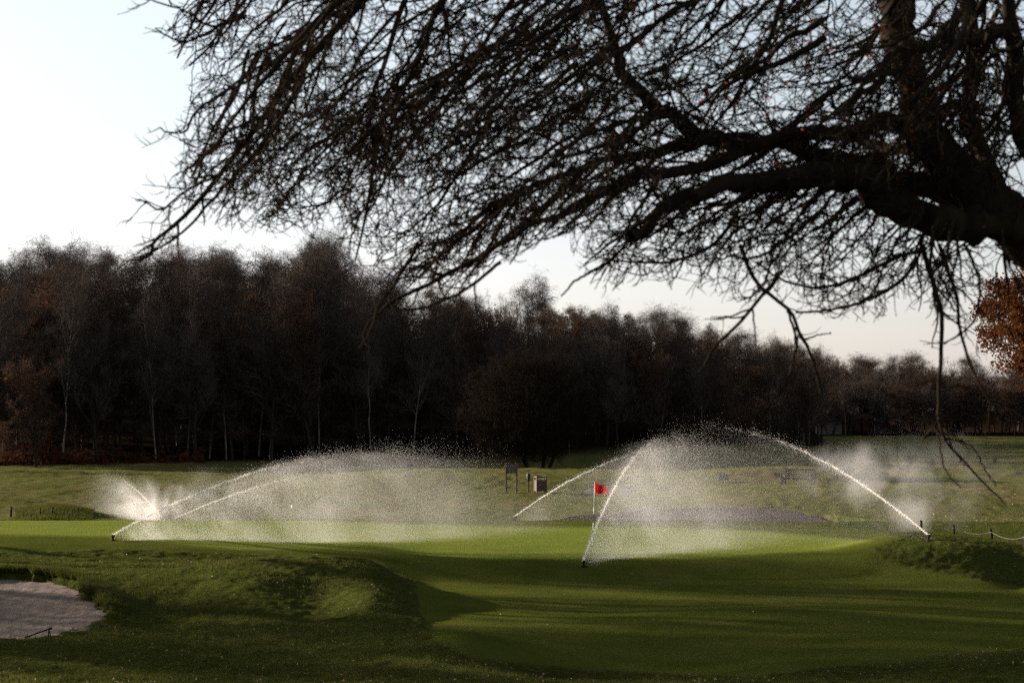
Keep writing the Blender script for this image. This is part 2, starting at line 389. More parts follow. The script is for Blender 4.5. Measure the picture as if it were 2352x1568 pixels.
def build_ground():
    ts = np.concatenate([np.linspace(-3.2, -.42, 26)[:-1], np.linspace(-.42, -.285, 24)[:-1], np.linspace(-.285, .285, 560)[:-1], np.linspace(.285, .42, 24)[:-1], np.linspace(.42, 3.2, 26)])
    ys = np.concatenate([np.linspace(-70, 22, 30)[:-1], np.linspace(22, 32, 30)[:-1], np.arange(32, 70, .095), np.arange(70, 126, .22), np.arange(126, 172, .4), np.arange(172, 340, 2.2), np.geomspace(340, 1500, 30)])
    T, Y = np.meshgrid(ts, ys); X = T*np.maximum(Y, 22)
    z = H(X, Y)
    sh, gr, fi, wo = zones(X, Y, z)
    rough = (1-sh)*(1-gr)
    near = 1-S(75, 110, Y)
    z = z + rough*near*(vnoise(X*2.2, Y*2.2, 1)*.05+vnoise(X*6, Y*6, 2)*.05) + (1-rough)*near*(vnoise(X*1.5, Y*1.5, 8)*.008)
    z = z + (vnoise(X*.40, Y*.40, 9)*.15+vnoise(X*1.0, Y*.8, 19)*.05)*rough*S(30, 36, Y)*(1-S(52, 60, Y)*.6) + (1-near)*vnoise(X*.7, Y*.35, 10)*.11*S(90, 110, Y) + (1-near)*vnoise(X*2.3, Y*1.3, 12)*.08
    nr, nc = Y.shape
    V = np.stack([X, Y, z+ZC], -1).reshape(-1, 3)
    i = np.arange(nr-1)[:, None]*nc+np.arange(nc-1)[None]
    Q = np.stack([i, i+1, i+nc+1, i+nc], -1).reshape(-1, 4)
    o = mesh_from("ground", V, Q, M['ground'], smooth=True); tag(o, kind='structure')
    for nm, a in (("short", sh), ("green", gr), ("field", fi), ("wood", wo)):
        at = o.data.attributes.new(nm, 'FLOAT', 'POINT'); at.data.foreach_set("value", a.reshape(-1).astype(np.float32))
    return o
ground = build_ground()

def build_sand(B, f, step, name, w, m='sand'):
    xs = [p[0] for p in B]; ys = [p[1] for p in B]
    X, Y = np.meshgrid(np.arange(min(xs)-.8, max(xs)+.8, step), np.arange(min(ys)-.8, max(ys)+.8, step))
    d = bd(X, Y, B, w); z = f(X, Y, d); z = z - .25*S(.1, -.5, -d*-1)*0
    ok = d > -.18
    z = np.where(d < .02, z-.10, z)
    nr, nc = X.shape; keep = ok[:-1, :-1] & ok[1:, :-1] & ok[:-1, 1:] & ok[1:, 1:]
    i = (np.arange(nr-1)[:, None]*nc+np.arange(nc-1)[None])[keep]
    Q = np.stack([i, i+1, i+nc+1, i+nc], -1)
    used = np.unique(Q); mp = np.full(nr*nc, -1); mp[used] = np.arange(len(used))
    V = np.stack([X, Y, z+ZC], -1).reshape(-1, 3)[used]
    return tag(mesh_from(name, V, mp[Q], M[m], smooth=True), kind='structure')
build_sand(BUNK, sand1, .07, "bunker_sand", 1)
build_sand(BUNK2, sand2, .22, "far_bunker_sand", .8, "sand_shaded")
o = build_sand(BUNK3, lambda X, Y, d: Hbase(X, Y)-.02, .22, "small_bunker_sand", .8, "sand_shaded")

#@@TREES
# ------------------------------------------------------------------ far trees
def blobs_leaves(pts, n, size, rng, spread):
    """n small leaves (quads) scattered round the given points"""
    c = pts[rng.integers(0, len(pts), n)] + rng.normal(size=(n, 3))*spread
    a = unit(rng.normal(size=(n, 3))); b = unit(np.cross(a, rng.normal(size=(n, 3))))
    s = (size*(.6+.8*rng.random(n)))[:, None]
    V = np.stack([c-a*s*.6, c+b*s*.35, c+a*s*.6, c-b*s*.35], 1).reshape(-1, 3)
    return V, np.arange(n*4).reshape(-1, 4)

def far_tree(kind, seed, Ht=20.):
    r = np.random.default_rng(seed)
    m = 12; s = np.linspace(0, 1, m)
    lean = r.normal(size=2)*.05*Ht
    wander = np.cumsum(r.normal(size=(m, 2))*.012*Ht, 0)
    top = .93 if kind in ('birch', 'tall') else (.62 if kind in ('oak', 'leafy') else .8)
    tr = np.stack([lean[0]*s+wander[:, 0]*s, lean[1]*s+wander[:, 1]*s, s*Ht*top], 1)[None]
    r0 = {'birch': .095, 'oak': .20, 'leafy': .2, 'under': .08, 'tall': .22}[kind]*(Ht/20)**.5
    R = (r0*np.linspace(1, .22, m)**.9)[None]
    trunks, tR = [tr], [R]
    if kind == 'birch' and seed % 2:      # forked stem
        f = tr.copy(); k = 5; off = np.linspace(0, 1, m-k)**1.0
        f[0, k:, 0] += off*Ht*.13*(1 if seed % 4 == 1 else -1); trunks.append(f[:, k:][:, np.linspace(0, m-k-1, m-k).astype(int)]); 
        g = f[:, k:]; tR = [R]; trunks = [tr, g]; tR.append(R[:, k:]*.8)
    t = TB(); tw = TB()
    allL = []
    for A, B in zip(trunks, tR):
        t.add(A, B, 7)
        up = (0, 0, .35)
        if kind == 'birch':
            L1, R1 = grow(A, B, -30, .32, .99, .75, .26*Ht, 8, .42, (0, 0, .30), .10, r, .35, lenfall=.62)
        elif kind == 'tall':
            L1, R1 = grow(A, B, -30, .60, 1., .9, .26*Ht, 8, .5, (0, 0, .2), .12, r, .25, lenfall=.3)
        elif kind == 'under':
            L1, R1 = grow(A, B, -30, .05, .98, .9, .42*Ht, 7, .5, (0, 0, .25), .16, r, .2, lenfall=.55)
        else:
            L1, R1 = grow(A, B, -30, .26, 1., .75, .36*Ht, 9, .60, (0, 0, .30), .12, r, .30, lenfall=.30)
        t.add(L1, R1, 4)
        drop = (0, 0, -.22) if kind == 'birch' else (0, 0, .30)
        L2, R2 = grow(L1, R1, -8, .18, 1., .75, .13*Ht, 6, .6, (0, 0, .10), .16, r, .3, minr=.012)
        tw.add(L2, R2, 3)
        L3, R3 = grow(L2, R2, -8, .1, 1., .8, .065*Ht, 5, .75, drop, .16, r, .8 if kind == 'birch' else .3, minr=.009)
        tw.add(L3, R3, 3)
        L4, R4 = grow(L3[::2], R3[::2], -4, .15, 1., .8, .036*Ht, 3, .8, drop, .15, r, .5, minr=.008)
        tw.add(L4, R4, 3)
        allL.append(L3.reshape(-1, 3)); allL.append(L4.reshape(-1, 3))
    root = bpy.data.objects.new("tree", None)
    bark = M['birch_bark'] if kind == 'birch' else M['bark_far']
    a = t.build("trunk", bark, root); b = tw.build("crown", M['twig_far'], root)
    parts = [a, b]
    P = np.concatenate(allL)
    if kind in ('leafy',) or (kind == 'under' and seed % 2):
        V, Q = blobs_leaves(P, 9000, .16, r, .12); parts.append(mesh_from("leaves", V, Q, M['leaf_brown'], root))
    for p in parts: C.objects.unlink(p)
    return root, parts

PRO = {}
for kind, n in (('birch', 4), ('oak', 3), ('leafy', 2), ('under', 2), ('tall', 2)):
    PRO[kind] = [far_tree(kind, 100+i*1+len(kind)*10) for i in range(n)]
NAME = {'birch': 'birch_tree', 'oak': 'bare_oak_tree', 'leafy': 'brown_leaved_tree', 'under': 'undergrowth_tree', 'tall': 'added_shade_tree'}
def put_tree(kind, i, x, y, z, h, rz, label, group=None, leaf=None, base=20., wide=1., cat='tree'):
    root, parts = PRO[kind][i % len(PRO[kind])]
    o = root.copy(); o.name = NAME[kind]; C.objects.link(o)
    o.location = (x, y, z-.15); o.rotation_euler = (0, 0, rz); s = h/base; o.scale = (s*wide, s*wide, s)
    for p in parts:
        c = p.copy(); c.name = p.name.split('.')[0]; c.parent = o; C.objects.link(c)
        if leaf and c.name == 'leaves':
            c.material_slots[0].link = 'OBJECT'; c.material_slots[0].material = M[leaf]
    tag(o, label, cat, group)
    return o

SKYX = [-200, 0, 60, 110, 160, 215, 270, 350, 420, 470, 520, 570, 640, 700, 750, 800, 840, 900, 960, 1050, 1110, 1170, 1230, 1300, 1350, 1400, 1450, 1500, 1560, 1640, 1700, 1760, 1830, 1890]
SKYV = [600, 602, 585, 566, 580, 558, 590, 585, 570, 585, 600, 612, 556, 560, 548, 590, 610, 635, 655, 668, 690, 650, 690, 702, 690, 712, 720, 718, 716, 745, 752, 762, 785, 812]
r = np.random.default_rng(5)
# skyline trees one can point at
SKY_TREES = [(8, 'birch', "bare birch at the far left edge of the wood's skyline"),
    (105, 'birch', "airy bare birch rising above the wood at far left, left of the drooping branch tip"),
    (218, 'birch', "tall bare birch above the wood right beside the drooping oak branch tip"),
    (408, 'birch', "tall bare birch with crooked forked stem above the left part of the wood"),
    (505, 'birch', "slim bare birch on the skyline just right of the crooked forked birch"),
    (640, 'oak', "broad bare tree with many upright stems on the skyline left of the round-topped one"),
    (752, 'oak', "dense round-topped bare tree, the highest on the wood's skyline"),
    (1172, 'birch', "small wispy birch poking above the wood behind the round dark tree"),
    (1350, 'leafy', "rounded reddish-brown tree top on the skyline right of the middle of the wood"),
    (1550, 'birch', "pale bare crown on the skyline above the right half of the wood"),
    (1835, 'oak', "last tall tree at the right-hand end of the near wood")]
def topz(x, D, dv=0): return ZC + (HZ-(np.interp(x, SKYX, SKYV)+dv))*D/F
for k, (x, kind, lab) in enumerate(SKY_TREES):
    D = float(wood_front(x)) + 26 + 5*(k % 3); X = (x-CX)/F*D; g = P3(X, D); h = topz(x, D, -4)-g[2]
    put_tree(kind, k, X, D, g[2], h, r.random()*6.28, lab, "trees standing out on the wood's skyline")
LAB = {'birch': "slender pale-stemmed birch packed in the dark wood behind the greens",
       'oak': "bare dark-barked tree packed in the dark wood behind the greens",
       'leafy': "tree holding dull brown leaves in the dark wood behind the greens",
       'under': "low bushy undergrowth tree at the foot of the dark wood"}
cnt = 0
for row, off in enumerate([1.5, 6, 11, 17, 24, 32, 41, 52, 66, 84]):
    x = -170 - (260 if off > 30 else 0) + r.random()*60
    while x < 1900:
        D = float(wood_front(x)) + off + r.normal()*1.5
        X = (x-CX)/F*D + r.normal()*.5
        g = P3(X, D)
        kind = r.choice(['birch', 'oak', 'leafy', 'oak'], p=[.34, .3, .2, .16])
        dv = 4+abs(r.normal())*13 + (60 if row == 0 else 0)
        h = min(max(topz(x, D, dv)-g[2], 6), 24)
        put_tree(kind, int(r.integers(9)), X, D, g[2], h, r.random()*6.28, LAB[kind], "trees of the dark wood" if kind != 'x' else None)
        cnt += 1
        x += (98 if row < 6 else 84)*(.75+.5*r.random())*175/D
# undergrowth along the foot of the wood
for q in range(3):
  x = -160
  while x < 1880:
    D = float(wood_front(x)) + 3 + q*9 + r.random()*7; X = (x-CX)/F*D; g = P3(X, D)
    put_tree('under', int(r.integers(9)), X, D, g[2], 5+2.2*q+4*r.random(), r.random()*6.28, LAB['under'], "undergrowth at the foot of the dark wood", base=20., wide=2.1)
    x += 80*(.8+.5*r.random())
# distant wood beyond the right hand field
x = 1840
while x < 2620:
    for off in (0, 8, 17, 27, 40):
        D = 322+off+r.normal()*2; xx = x+r.normal()*14; X = (xx-CX)/F*D; g = P3(X, D)
        tv = np.interp(xx, [1880, 1930, 1990, 2030, 2100, 2150, 2210, 2300, 2600], [808, 806, 802, 822, 808, 812, 815, 826, 830]) + abs(r.normal())*12 + (off == 0)*22
        kind = r.choice(['birch', 'oak', 'leafy', 'oak'], p=[.2, .3, .3, .2])
        put_tree(kind, int(r.integers(9)), X, D, g[2], (HZ-tv)*D/F+ZC-g[2], r.random()*6.28, "tree in the lower distant wood seen beyond the right-hand field", "trees of the distant right-hand wood", wide=1.25)
    x += 40
for dd in (318, 336, 352):
  x = 1840+dd % 17
  while x < 2500:
    D = dd; X = (x-CX)/F*D; g = P3(X, D)
    put_tree('under', int(r.integers(9)), X, D, g[2], 7+3*r.random(), r.random()*6.28, "bushy undergrowth along the foot of the distant right-hand wood", "undergrowth of the distant wood", wide=2.0)
    x += 50
# unseen trees added left of the frame, mostly high-crowned, to shade the foreground
for k, (X, Y, h) in enumerate([(-45, 64, 20), (-46, 68.5, 21), (-44.5, 73, 20), (-46, 77.5, 21), (-45, 82, 20), (-46, 86.5, 20), (-49, 71, 22), (-50, 79, 22), (-49, 60, 21)]):
    g = P3(X, Y); put_tree('oak' if Y < 65 else 'tall', k, X, Y, g[2], h, k*1.3, "unseen bare tree added left of the view to shade the foreground", "added shade trees left of the view", wide=1.3)

# orange beech at the edge of the wood on the left
D = 158; X = (85-CX)/F*D; g = P3(X, D)
put_tree('leafy', 1, X, D, g[2], 9.5, 1.2, "low tree holding dark orange leaves at the left edge of the wood", leaf='leaf_red', wide=1.2)
D = 150; X = (-25-CX)/F*D; g = P3(X, D)
put_tree('under', 1, X, D, g[2], 4.2, 1.9, "dark bush at the left edge of the picture before the wood", wide=2.2, cat='bush')

# bracken along the wood's foot on the left
def bracken():
    r = np.random.default_rng(3); n = 5200
    x = r.uniform(-60, 470, n); D = wood_front(x)-3+r.random(n)*7; X = (x-CX)/F*D
    z = H(X, D)+ZC; keep = vnoise(X*.35, D*.5, 31) > .02-.2*(r.random(n) < .3)
    X, D, z = X[keep], D[keep], z[keep]; n = len(X)
    base = np.stack([X, D, z+r.random(n)**1.3*(.75+1.6*vnoise(X*.5, D, 33))*1.2], 1)
    a = unit(r.normal(size=(n, 3))+np.array([0, 0, .4])); b = unit(np.cross(a, r.normal(size=(n, 3)))); s = (.22+.25*r.random(n))[:, None]
    V = np.stack([base-a*s*.5, base+b*s*.28, base+a*s*.7, base-b*s*.28], 1).reshape(-1, 3)
    tag(mesh_from("bracken", V, np.arange(n*4).reshape(-1, 4), M['bracken']), "rusty bracken along the foot of the wood on the left", "bracken", kind='stuff')
bracken()

# ---- the round dark tree on its own before the wood
def thorn_tree():
    r = np.random.default_rng(77)
    D = 145.; g0 = P3((1222-CX)/F*D, D); k = D/F
    root = empty("round_thorn_tree", (g0[0], g0[1], g0[2]-.1), label="big round almost black tree standing alone before the wood", cat="tree")
    t = TB(); tw = TB()
    m = 8
    for dx, top, lean in ((-10, 2.2, -.6), (18, 2.4, .5), (30, 2.6, 1.6)):
        s = np.linspace(0, 1, m)[:, None]
        P = (np.array([[dx*k, 0, 0]])*(1-s*.2) + s*np.array([[lean+dx*k*.2, r.normal()*.4, top*1.5]]))[None]+r.normal(size=(1, m, 3))*.05
        Rr = np.linspace(.24 if dx < 0 else .13, .12, m)[None]
        t.add(P, Rr, 8)
        A, B = grow(P, Rr, -14, .55, 1., .95, 3.8, 8, .6, (0, 0, .25), .12, r, .15, lenfall=.1)
        t.add(A, B, 5)
        A2, B2 = grow(A, B, -7, .1, 1., .9, 2.2, 6, .6, (0, 0, .05), .15, r, .1, minr=.015); tw.add(A2, B2, 3)
    # crown volume: an uneven ball of twigs
    n = 1500
    u = unit(r.normal(size=(n, 3))); rad = r.random(n)**.42
    c = np.array([-8*k, 0, (1088-925)*k])
    ax = np.array([168*k, 5.0, 138*k])
    st = c+u*ax*rad[:, None]*.93; st[:, 2] -= (u[:, 2] < -.3)*0
    L = 1.0; d = unit(u+np.array([0, 0, .25])+r.normal(size=(n, 3))*.5)
    P = np.zeros((n, 5, 3)); P[:, 0] = st-d*L*.5
    for i in range(1, 5): P[:, i] = P[:, i-1]+d*L/4*(.6+.8*r.random((n, 1))); d = unit(d+r.normal(size=(n, 3))*.2)
    R0 = np.full((n, 1), .02)*np.linspace(1, .5, 5)[None]
    tw.add(P, R0, 3)
    A, B = grow(P, R0, -10, .0, 1., 1.0, .85, 5, .7, (0, 0, .12), .2, r, .2, minr=.010); tw.add(A, B, 3)
    A2, B2 = grow(A, B, -3, .1, 1., 1.0, .4, 3, .7, (0, 0, .1), .2, r, .2, minr=.009); tw.add(A2, B2, 3)
    t.build("trunk", M['bark'], root); tw.build("crown", M['bark'], root)
thorn_tree()

# ---- copper oak at the right edge
def copper_oak():
    r = np.random.default_rng(41); D = 104.; k = D/F
    X = (2516-CX)*k; g = P3(X, D)
    root = empty("copper_leaved_oak", (X, D, g[2]-.1), label="oak still full of coppery orange leaves, cut by the right edge", cat="tree")
    t = TB(); m = 9; s = np.linspace(0, 1, m)
    tr = np.stack([.2*s, 0*s, s*7.0], 1)[None]; R = (.32*np.linspace(1, .4, m))[None]; t.add(tr, R, 9)
    A, B = grow(tr, R, -26, .25, 1., 1.05, 5.6, 8, .5, (0, 0, .12), .12, r, .12, lenfall=.15); t.add(A, B, 5)
    A2, B2 = grow(A, B, -9, .15, 1., .8, 1.9, 6, .55, (0, 0, .06), .18, r, .1, minr=.014); t.add(A2, B2, 3)
    A3, B3 = grow(A2, B2, -4, .2, 1., .9, .7, 4, .6, (0, 0, .05), .2, r, .1, minr=.008); t.add(A3, B3, 3)
    t.build("trunk", M['bark'], root)
    n = 1500; u = unit(r.normal(size=(n, 3))); q = u*(r.random(n)**.4)[:, None]*np.array([5.8, 4.2, 3.8])*(1+.55*vnoise(u[:, 0]*3+7, u[:, 2]*3+u[:, 1], 61))[:, None]
    cz = ZC+(HZ-730)*k-(g[2]-.1); q = q+np.array([0, 0, cz])
    P = q
    V, Q = blobs_leaves(P, 125000, .125, r, .20)
    mesh_from("leaves", V, Q, M['leaf_orange'], root)
copper_oak()

# ------------------------------------------------------------------ the near oak whose branches hang over the view
def polyline(pts, D, m=None, jit=0, rr=None):
    P = np.array(pts, float); D = np.interp(np.linspace(0, 1, len(P)), np.linspace(0, 1, len(D)), D)
    # resample with a smooth curve
    n = len(P); m = m or n*4
    u = np.linspace(0, n-1, m); i = np.clip(u.astype(int), 0, n-2); f = (u-i)[:, None]
    p0, p1, p2, p3 = P[np.maximum(i-1, 0)], P[i], P[i+1], P[np.minimum(i+2, n-1)]
    q = .5*((2*p1)+(-p0+p2)*f+(2*p0-5*p1+4*p2-p3)*f**2+(-p0+3*p1-3*p2+p3)*f**3)
    d = np.interp(u, np.arange(n), D)
    if jit: q = q+(rr or rng).normal(size=q.shape)*jit
    return np.stack([(q[:, 0]-CX)/F*d, d, ZC+(HZ-q[:, 1])/F*d], 1)

def oak():
    r = np.random.default_rng(2024)
    base = P3((2930-CX)/F*14.5, 14.5)
    root = empty("overhanging_oak", (base[0], base[1], base[2]-.2), label="huge bare oak with dark branches hanging over the top of the view", cat="tree")
    off = np.array(root.location)
    px = 14./F
    def flow(x, y):
        ax = np.interp(x, [250, 500, 800, 1200, 1600, 2000, 2150, 2400], [-.48, -.5, -.66, -.78, -.84, -.78, -.45, -.35])
        lo = S(480, 600, y)*S(1500, 1750, x); ax = ax*(1-lo)+lo*np.interp(x, [1500, 2000, 2150, 2300], [-.75, -.55, -.1, .1])
        ay = np.sqrt(np.maximum(1-ax*ax, .05)); return ax, ay
    def bias3(base, w=.35):
        X, Y, Z = base[:, 0], base[:, 1], base[:, 2]
        ax, ay = flow(CX+F*X/Y, HZ-(Z-ZC)*F/Y)
        return np.stack([ax*w, 0*ax, -ay*w], 1)
    YB = ([200, 262, 330, 380, 450, 500, 560, 640, 720, 800, 870, 950, 1030, 1100, 1200, 1290, 1340, 1420, 1500, 1600, 1700, 1800, 1900, 2000, 2100, 2200, 2300, 2420],
          [560, 600, 600, 575, 500, 545, 540, 548, 570, 600, 690, 705, 690, 650, 585, 540, 640, 690, 640, 700, 720, 715, 735, 745, 720, 800, 770, 720])
    XB = ([-300, 0, 60, 130, 200, 290, 340, 400, 460, 520, 600, 700], [300, 322, 338, 395, 425, 362, 415, 385, 305, 285, 265, 300])
    def inside(P, pad=0):
        x = CX+F*P[..., 0]/P[..., 1]; y = HZ-(P[..., 2]-ZC)*F/P[..., 1]
        return (y < np.interp(x, *YB)-pad) & (x > np.interp(y, *XB)+pad) & (y > -260) & (x < 2480)
    def clip(P, R, pad=0):
        ok = inside(P, pad).all(1); return P[ok], R[ok]
    # --- thick limbs
    limbs = [
     ([(2930, 1900), (2800, 1350), (2640, 900), (2430, 610), (2270, 455), (2150, 340), (2095, 215), (2066, 80), (2050, -80), (2030, -300)], [14.5, 14, 14, 14, 14, 14.2], (120, 66, 50, 40, 32)),
     ([(2470, 600), (2340, 520), (2200, 508), (2105, 498), (2045, 462), (1990, 412), (1920, 392), (1820, 414), (1700, 424), (1580, 455), (1500, 500), (1446, 552)], [14, 13.6, 13.2, 13, 12.6], (40, 38, 38, 34, 26, 15, 11)),
     ([(2400, 570), (2250, 480), (2100, 425), (2000, 380), (1880, 345), (1740, 325), (1600, 335), (1450, 352), (1300, 388), (1170, 440), (1080, 500)], [14, 14.4, 14.6, 15], (30, 26, 21, 15, 7, 3)),
     ([(2140, 300), (2040, 268), (1960, 300), (1850, 318), (1700, 352), (1520, 398), (1350, 445), (1220, 520), (1160, 575)], [14.2, 13.5, 12.8, 12.2], (24, 19, 14, 9, 3)),
     ([(1760, 335), (1620, 305), (1510, 230), (1420, 130), (1380, 10), (1370, -150)], [14.6, 14.8, 15], (22, 18, 12, 8)),
     ([(2480, 690), (2330, 480), (2262, 330), (2236, 200), (2226, 0), (2215, -250)], [14, 14.6, 15.4], (30, 24, 20, 17)),
     ([(2560, 800), (2400, 420), (2340, 200), (2325, -100), (2320, -260)], [14, 13.6, 13], (24, 18, 14)),
     ([(2050, -150), (1800, -230), (1500, -250), (1200, -230), (900, -180), (640, -120)], [14.2, 14.0, 13.5, 13], (30, 22, 14, 6)),
     ([(2330, 60), (2230, 90), (2140, 95), (2040, 140), (1990, 210), (1930, 250)], [13.4, 13, 12.6], (15, 12, 5)),
     ([(2240, 240), (2160, 255), (2090, 250)], [14.8, 14.4], (16, 10)),
     ([(2170, 440), (2140, 350), (2060, 330), (1960, 310)], [14.2, 14.9, 15.5], (22, 12)),
    ]
    LP = []
    for pts, D, rp in limbs:
        P = polyline(pts, D, len(pts)*5, .8, r); kk = len(P); P = P+np.stack([vnoise(np.arange(kk)*.45, np.zeros(kk), 90+c+len(pts))*.09 for c in range(3)], 1); R = np.interp(np.linspace(0, 1, len(P)), np.linspace(0, 1, len(rp)), rp)*px*(1+.10*r.normal(size=len(P)))
        LP.append((P, R))
    for k, (P, R) in enumerate(LP):
        t = TB(); t.add(P[None]-off, R[None], 10)
        t.build("trunk" if k == 0 else "limb", M['bark'], root)
    # --- boughs that follow the sweep of the crown
    def sweep(x, y, D, L, r0, m=16, dD=0., w=.17):
        pts = [(x, y)]; st = L/(m-1); ang = r.normal()*.12
        for i in range(m-1):
            ax, ay = flow(x, y); ang += r.normal()*w; ang *= .86
            cx, sy = ax*math.cos(ang)-ay*math.sin(ang), ax*math.sin(ang)+ay*math.cos(ang)
            x += cx*st; y += sy*st; pts.append((x, y))
        P = np.array(pts); d = D+dD*np.linspace(0, 1, m)
        Q = np.stack([(P[:, 0]-CX)/F*d, d, ZC+(HZ-P[:, 1])/F*d], 1)
        return Q, r0*px*np.linspace(1, .25, m)
    boughs = []
    for x0 in np.linspace(560, 2330, 34):
        x = x0+r.normal()*25; L = np.interp(x0, [560, 800, 1200, 1700, 2300], [430, 620, 820, 760, 480])*(.65+.5*r.random())
        boughs.append(sweep(x, -190+r.random()*90, r.uniform(11.5, 16.5), L, r.uniform(5, 10), dD=r.uniform(-1.5, 1.5)))
    for k in range(26):          # from the lower limbs
        P, R = LP[r.choice([1, 2, 2, 3, 3, 4])]; i = int(r.integers(len(P)*.35, len(P)*.95)); p = P[i]
        x, y = CX+F*p[0]/p[1], HZ-(p[2]-ZC)*F/p[1]
        boughs.append(sweep(x, y, p[1], r.uniform(180, 420), r.uniform(4, 7), dD=r.uniform(-1.5, 1.5), w=.14))
    for k in range(58):          # boughs out of the middle of the crown
        x = r.uniform(560, 1750); y = r.uniform(-60, np.interp(x, [560, 900, 1750], [120, 330, 330]))
        boughs.append(sweep(x, y, r.uniform(11.5, 16.5), r.uniform(260, 560), r.uniform(3.2, 6), dD=r.uniform(-1.5, 1.5), w=.15))
    for k in range(30):          # right hand side crown
        boughs.append(sweep(r.uniform(1850, 2450), r.uniform(-150, 250), r.uniform(12, 17), r.uniform(200, 450), r.uniform(5, 9), dD=r.uniform(-1, 1), w=.2))
    for k in range(30):          # fan hanging under the big limb
        x = r.uniform(1560, 2330); boughs.append(sweep(x, np.interp(x, [1560, 1900, 2050, 2330], [470, 420, 490, 525]), r.uniform(12.6, 14.2), r.uniform(110, 260), r.uniform(3.5, 5.5), dD=r.uniform(-.8, .8), w=.22))
    fixed = [  # branches traced one by one
     ([(930, -120), (770, 60), (650, 200), (560, 325), (470, 440), (400, 515), (352, 555), (342, 585), (305, 597), (280, 596)], (10, 8, 6, 4.5, 3, 1.6)),
     ([(700, 170), (600, 330), (500, 440), (420, 530), (330, 590)], (6, 4, 2)),
     ([(560, 20), (470, 70), (410, 90), (350, 60)], (4.5, 3, 1.6)), ([(560, 30), (480, 55), (420, 20), (322, -10)], (4, 3, 1.5)),
     ([(620, 130), (520, 200), (450, 250), (420, 300), (380, 300), (362, 290)], (4, 3, 1.5)),
     ([(640, 250), (540, 290), (480, 340), (430, 385), (400, 400)], (4, 2.6, 1.4)),
     ([(500, 400), (420, 440), (370, 480), (330, 462), (308, 456)], (3.4, 2.4, 1.4)),
     ([(1350, 380), (1220, 500), (1100, 590), (990, 650), (905, 690), (850, 740), (835, 775), (850, 797)], (8, 6, 4.4, 3.2, 2.2)),
     ([(960, 560), (900, 660), (870, 700), (850, 760), (826, 800)], (4, 3, 2)),
     ([(1150, 600), (1060, 670), (960, 710), (905, 705), (890, 675)], (4, 3, 2)),
     ([(2120, 560), (2145, 650), (2165, 730), (2160, 850), (2155, 940), (2168, 1005), (2205, 1050), (2250, 1100), (2308, 1158)], (6.5, 5.5, 4.5, 3.6, 2.6, 1.6)),
     ([(2165, 985), (2200, 1010), (2235, 1030), (2265, 1085), (2285, 1115)], (3, 2.2, 1.4)),
     ([(2160, 960), (2120, 1005), (2150, 985), (2160, 1040), (2170, 1080), (2205, 1120)], (2.6, 2.2, 1.4)),
     ([(2166, 950), (2130, 958), (2120, 950)], (2.4, 1.4)), ([(2166, 900), (2200, 885), (2250, 900)], (2.4, 1.4)),
     ([(2158, 560), (2200, 690), (2205, 760), (2235, 850), (2260, 900), (2285, 935), (2300, 970)], (4.5, 3.5, 2.4, 1.6)),
     ([(1700, 560), (1740, 650), (1810, 710), (1840, 770), (1868, 830), (1880, 880), (1884, 903), (1862, 910)], (5, 4, 3.6, 3, 2.2)),
     ([(1800, 620), (1700, 740), (1640, 800), (1618, 840), (1600, 858)], (4, 3.2, 2.4)),
     ([(1810, 715), (1830, 780), (1822, 830), (1812, 862)], (3, 2.2)), ([(1848, 780), (1880, 770), (1910, 765)], (2.2, 1.2)),
     ([(2110, 590), (2070, 645), (1990, 690), (1900, 712), (1828, 718)], (5, 3.8, 2)),
     ([(2130, 570), (2040, 600), (1960, 640), (1880, 660), (1790, 640), (1740, 600)], (5, 3.6, 2)),
     ([(1450, 545), (1400, 600), (1330, 640), (1290, 680)], (4, 3, 1.6)), ([(1700, 480), (1640, 560), (1540, 600), (1440, 600), (1360, 590)], (5, 3.4, 1.6)),
     ([(1900, 470), (1820, 540), (1740, 590), (1680, 588)], (5, 3.6, 2.5)),
     ([(2290, 560), (2330, 600), (2352, 640)], (3, 2)), ([(2220, 560), (2250, 640), (2245, 720), (2215, 760), (2170, 790)], (3.4, 2.6, 1.4)),
    ]
    fx = []
    for pts, rp in fixed:
        D0 = r.uniform(12.6, 13.8)
        P = polyline(pts, [D0, D0+r.uniform(-.6, .3)], 26, 1.0, r); R = np.interp(np.linspace(0, 1, 26), np.linspace(0, 1, len(rp)), rp)*px
        fx.append((P, R))
    BP = np.stack([b[0] for b in boughs]); BR = np.stack([b[1] for b in boughs])
    FP = np.stack([b[0] for b in fx]); FR = np.stack([b[1] for b in fx])
    ok = inside(BP, -25).mean(1)
    # cut the boughs where they leave the crown
    keep = []
    for i in range(len(BP)):
        ins = inside(BP[i], 0); yv = HZ-(BP[i][:, 2]-ZC)*F/BP[i][:, 1]
        n = 16
        for j in range(16):
            if not ins[j] and j > 2 and yv[j] > 0: n = j; break
        if n >= 4:
            u = np.linspace(0, n-1, 16); a = np.stack([np.interp(u, np.arange(16), BP[i][:, c]) for c in range(3)], 1)
            keep.append((a, BR[i][0]*np.linspace(1, .22, 16)))
    BP = np.stack([k[0] for k in keep]); BR = np.stack([k[1] for k in keep])
    for i in range(len(BP)):
        t = TB(); t.add(BP[i:i+1]-off, BR[i:i+1], 7); t.build("bough", M['bark'], root)
    for i in range(len(FP)):
        t = TB(); t.add(FP[i:i+1]-off, FR[i:i+1], 7); t.build("bough", M['bark'], root)
    # --- branches, branchlets, twigs
    b1 = lambda b: bias3(b, .26); b2 = lambda b: bias3(b, .12); b3 = lambda b: bias3(b, .05)
    A1, S1 = grow(BP, BR, 4.6, .0, .97, .80, .75, 12, .55, b1, .18, r, .30, minr=1.9*px, lenfall=.45); A1, S1 = clip(A1, S1)
    LL = np.stack([np.stack([np.interp(np.linspace(0, 1, 24), np.linspace(0, 1, len(P)), P[:, c]) for c in range(3)], 1) for P, R in LP[1:]])
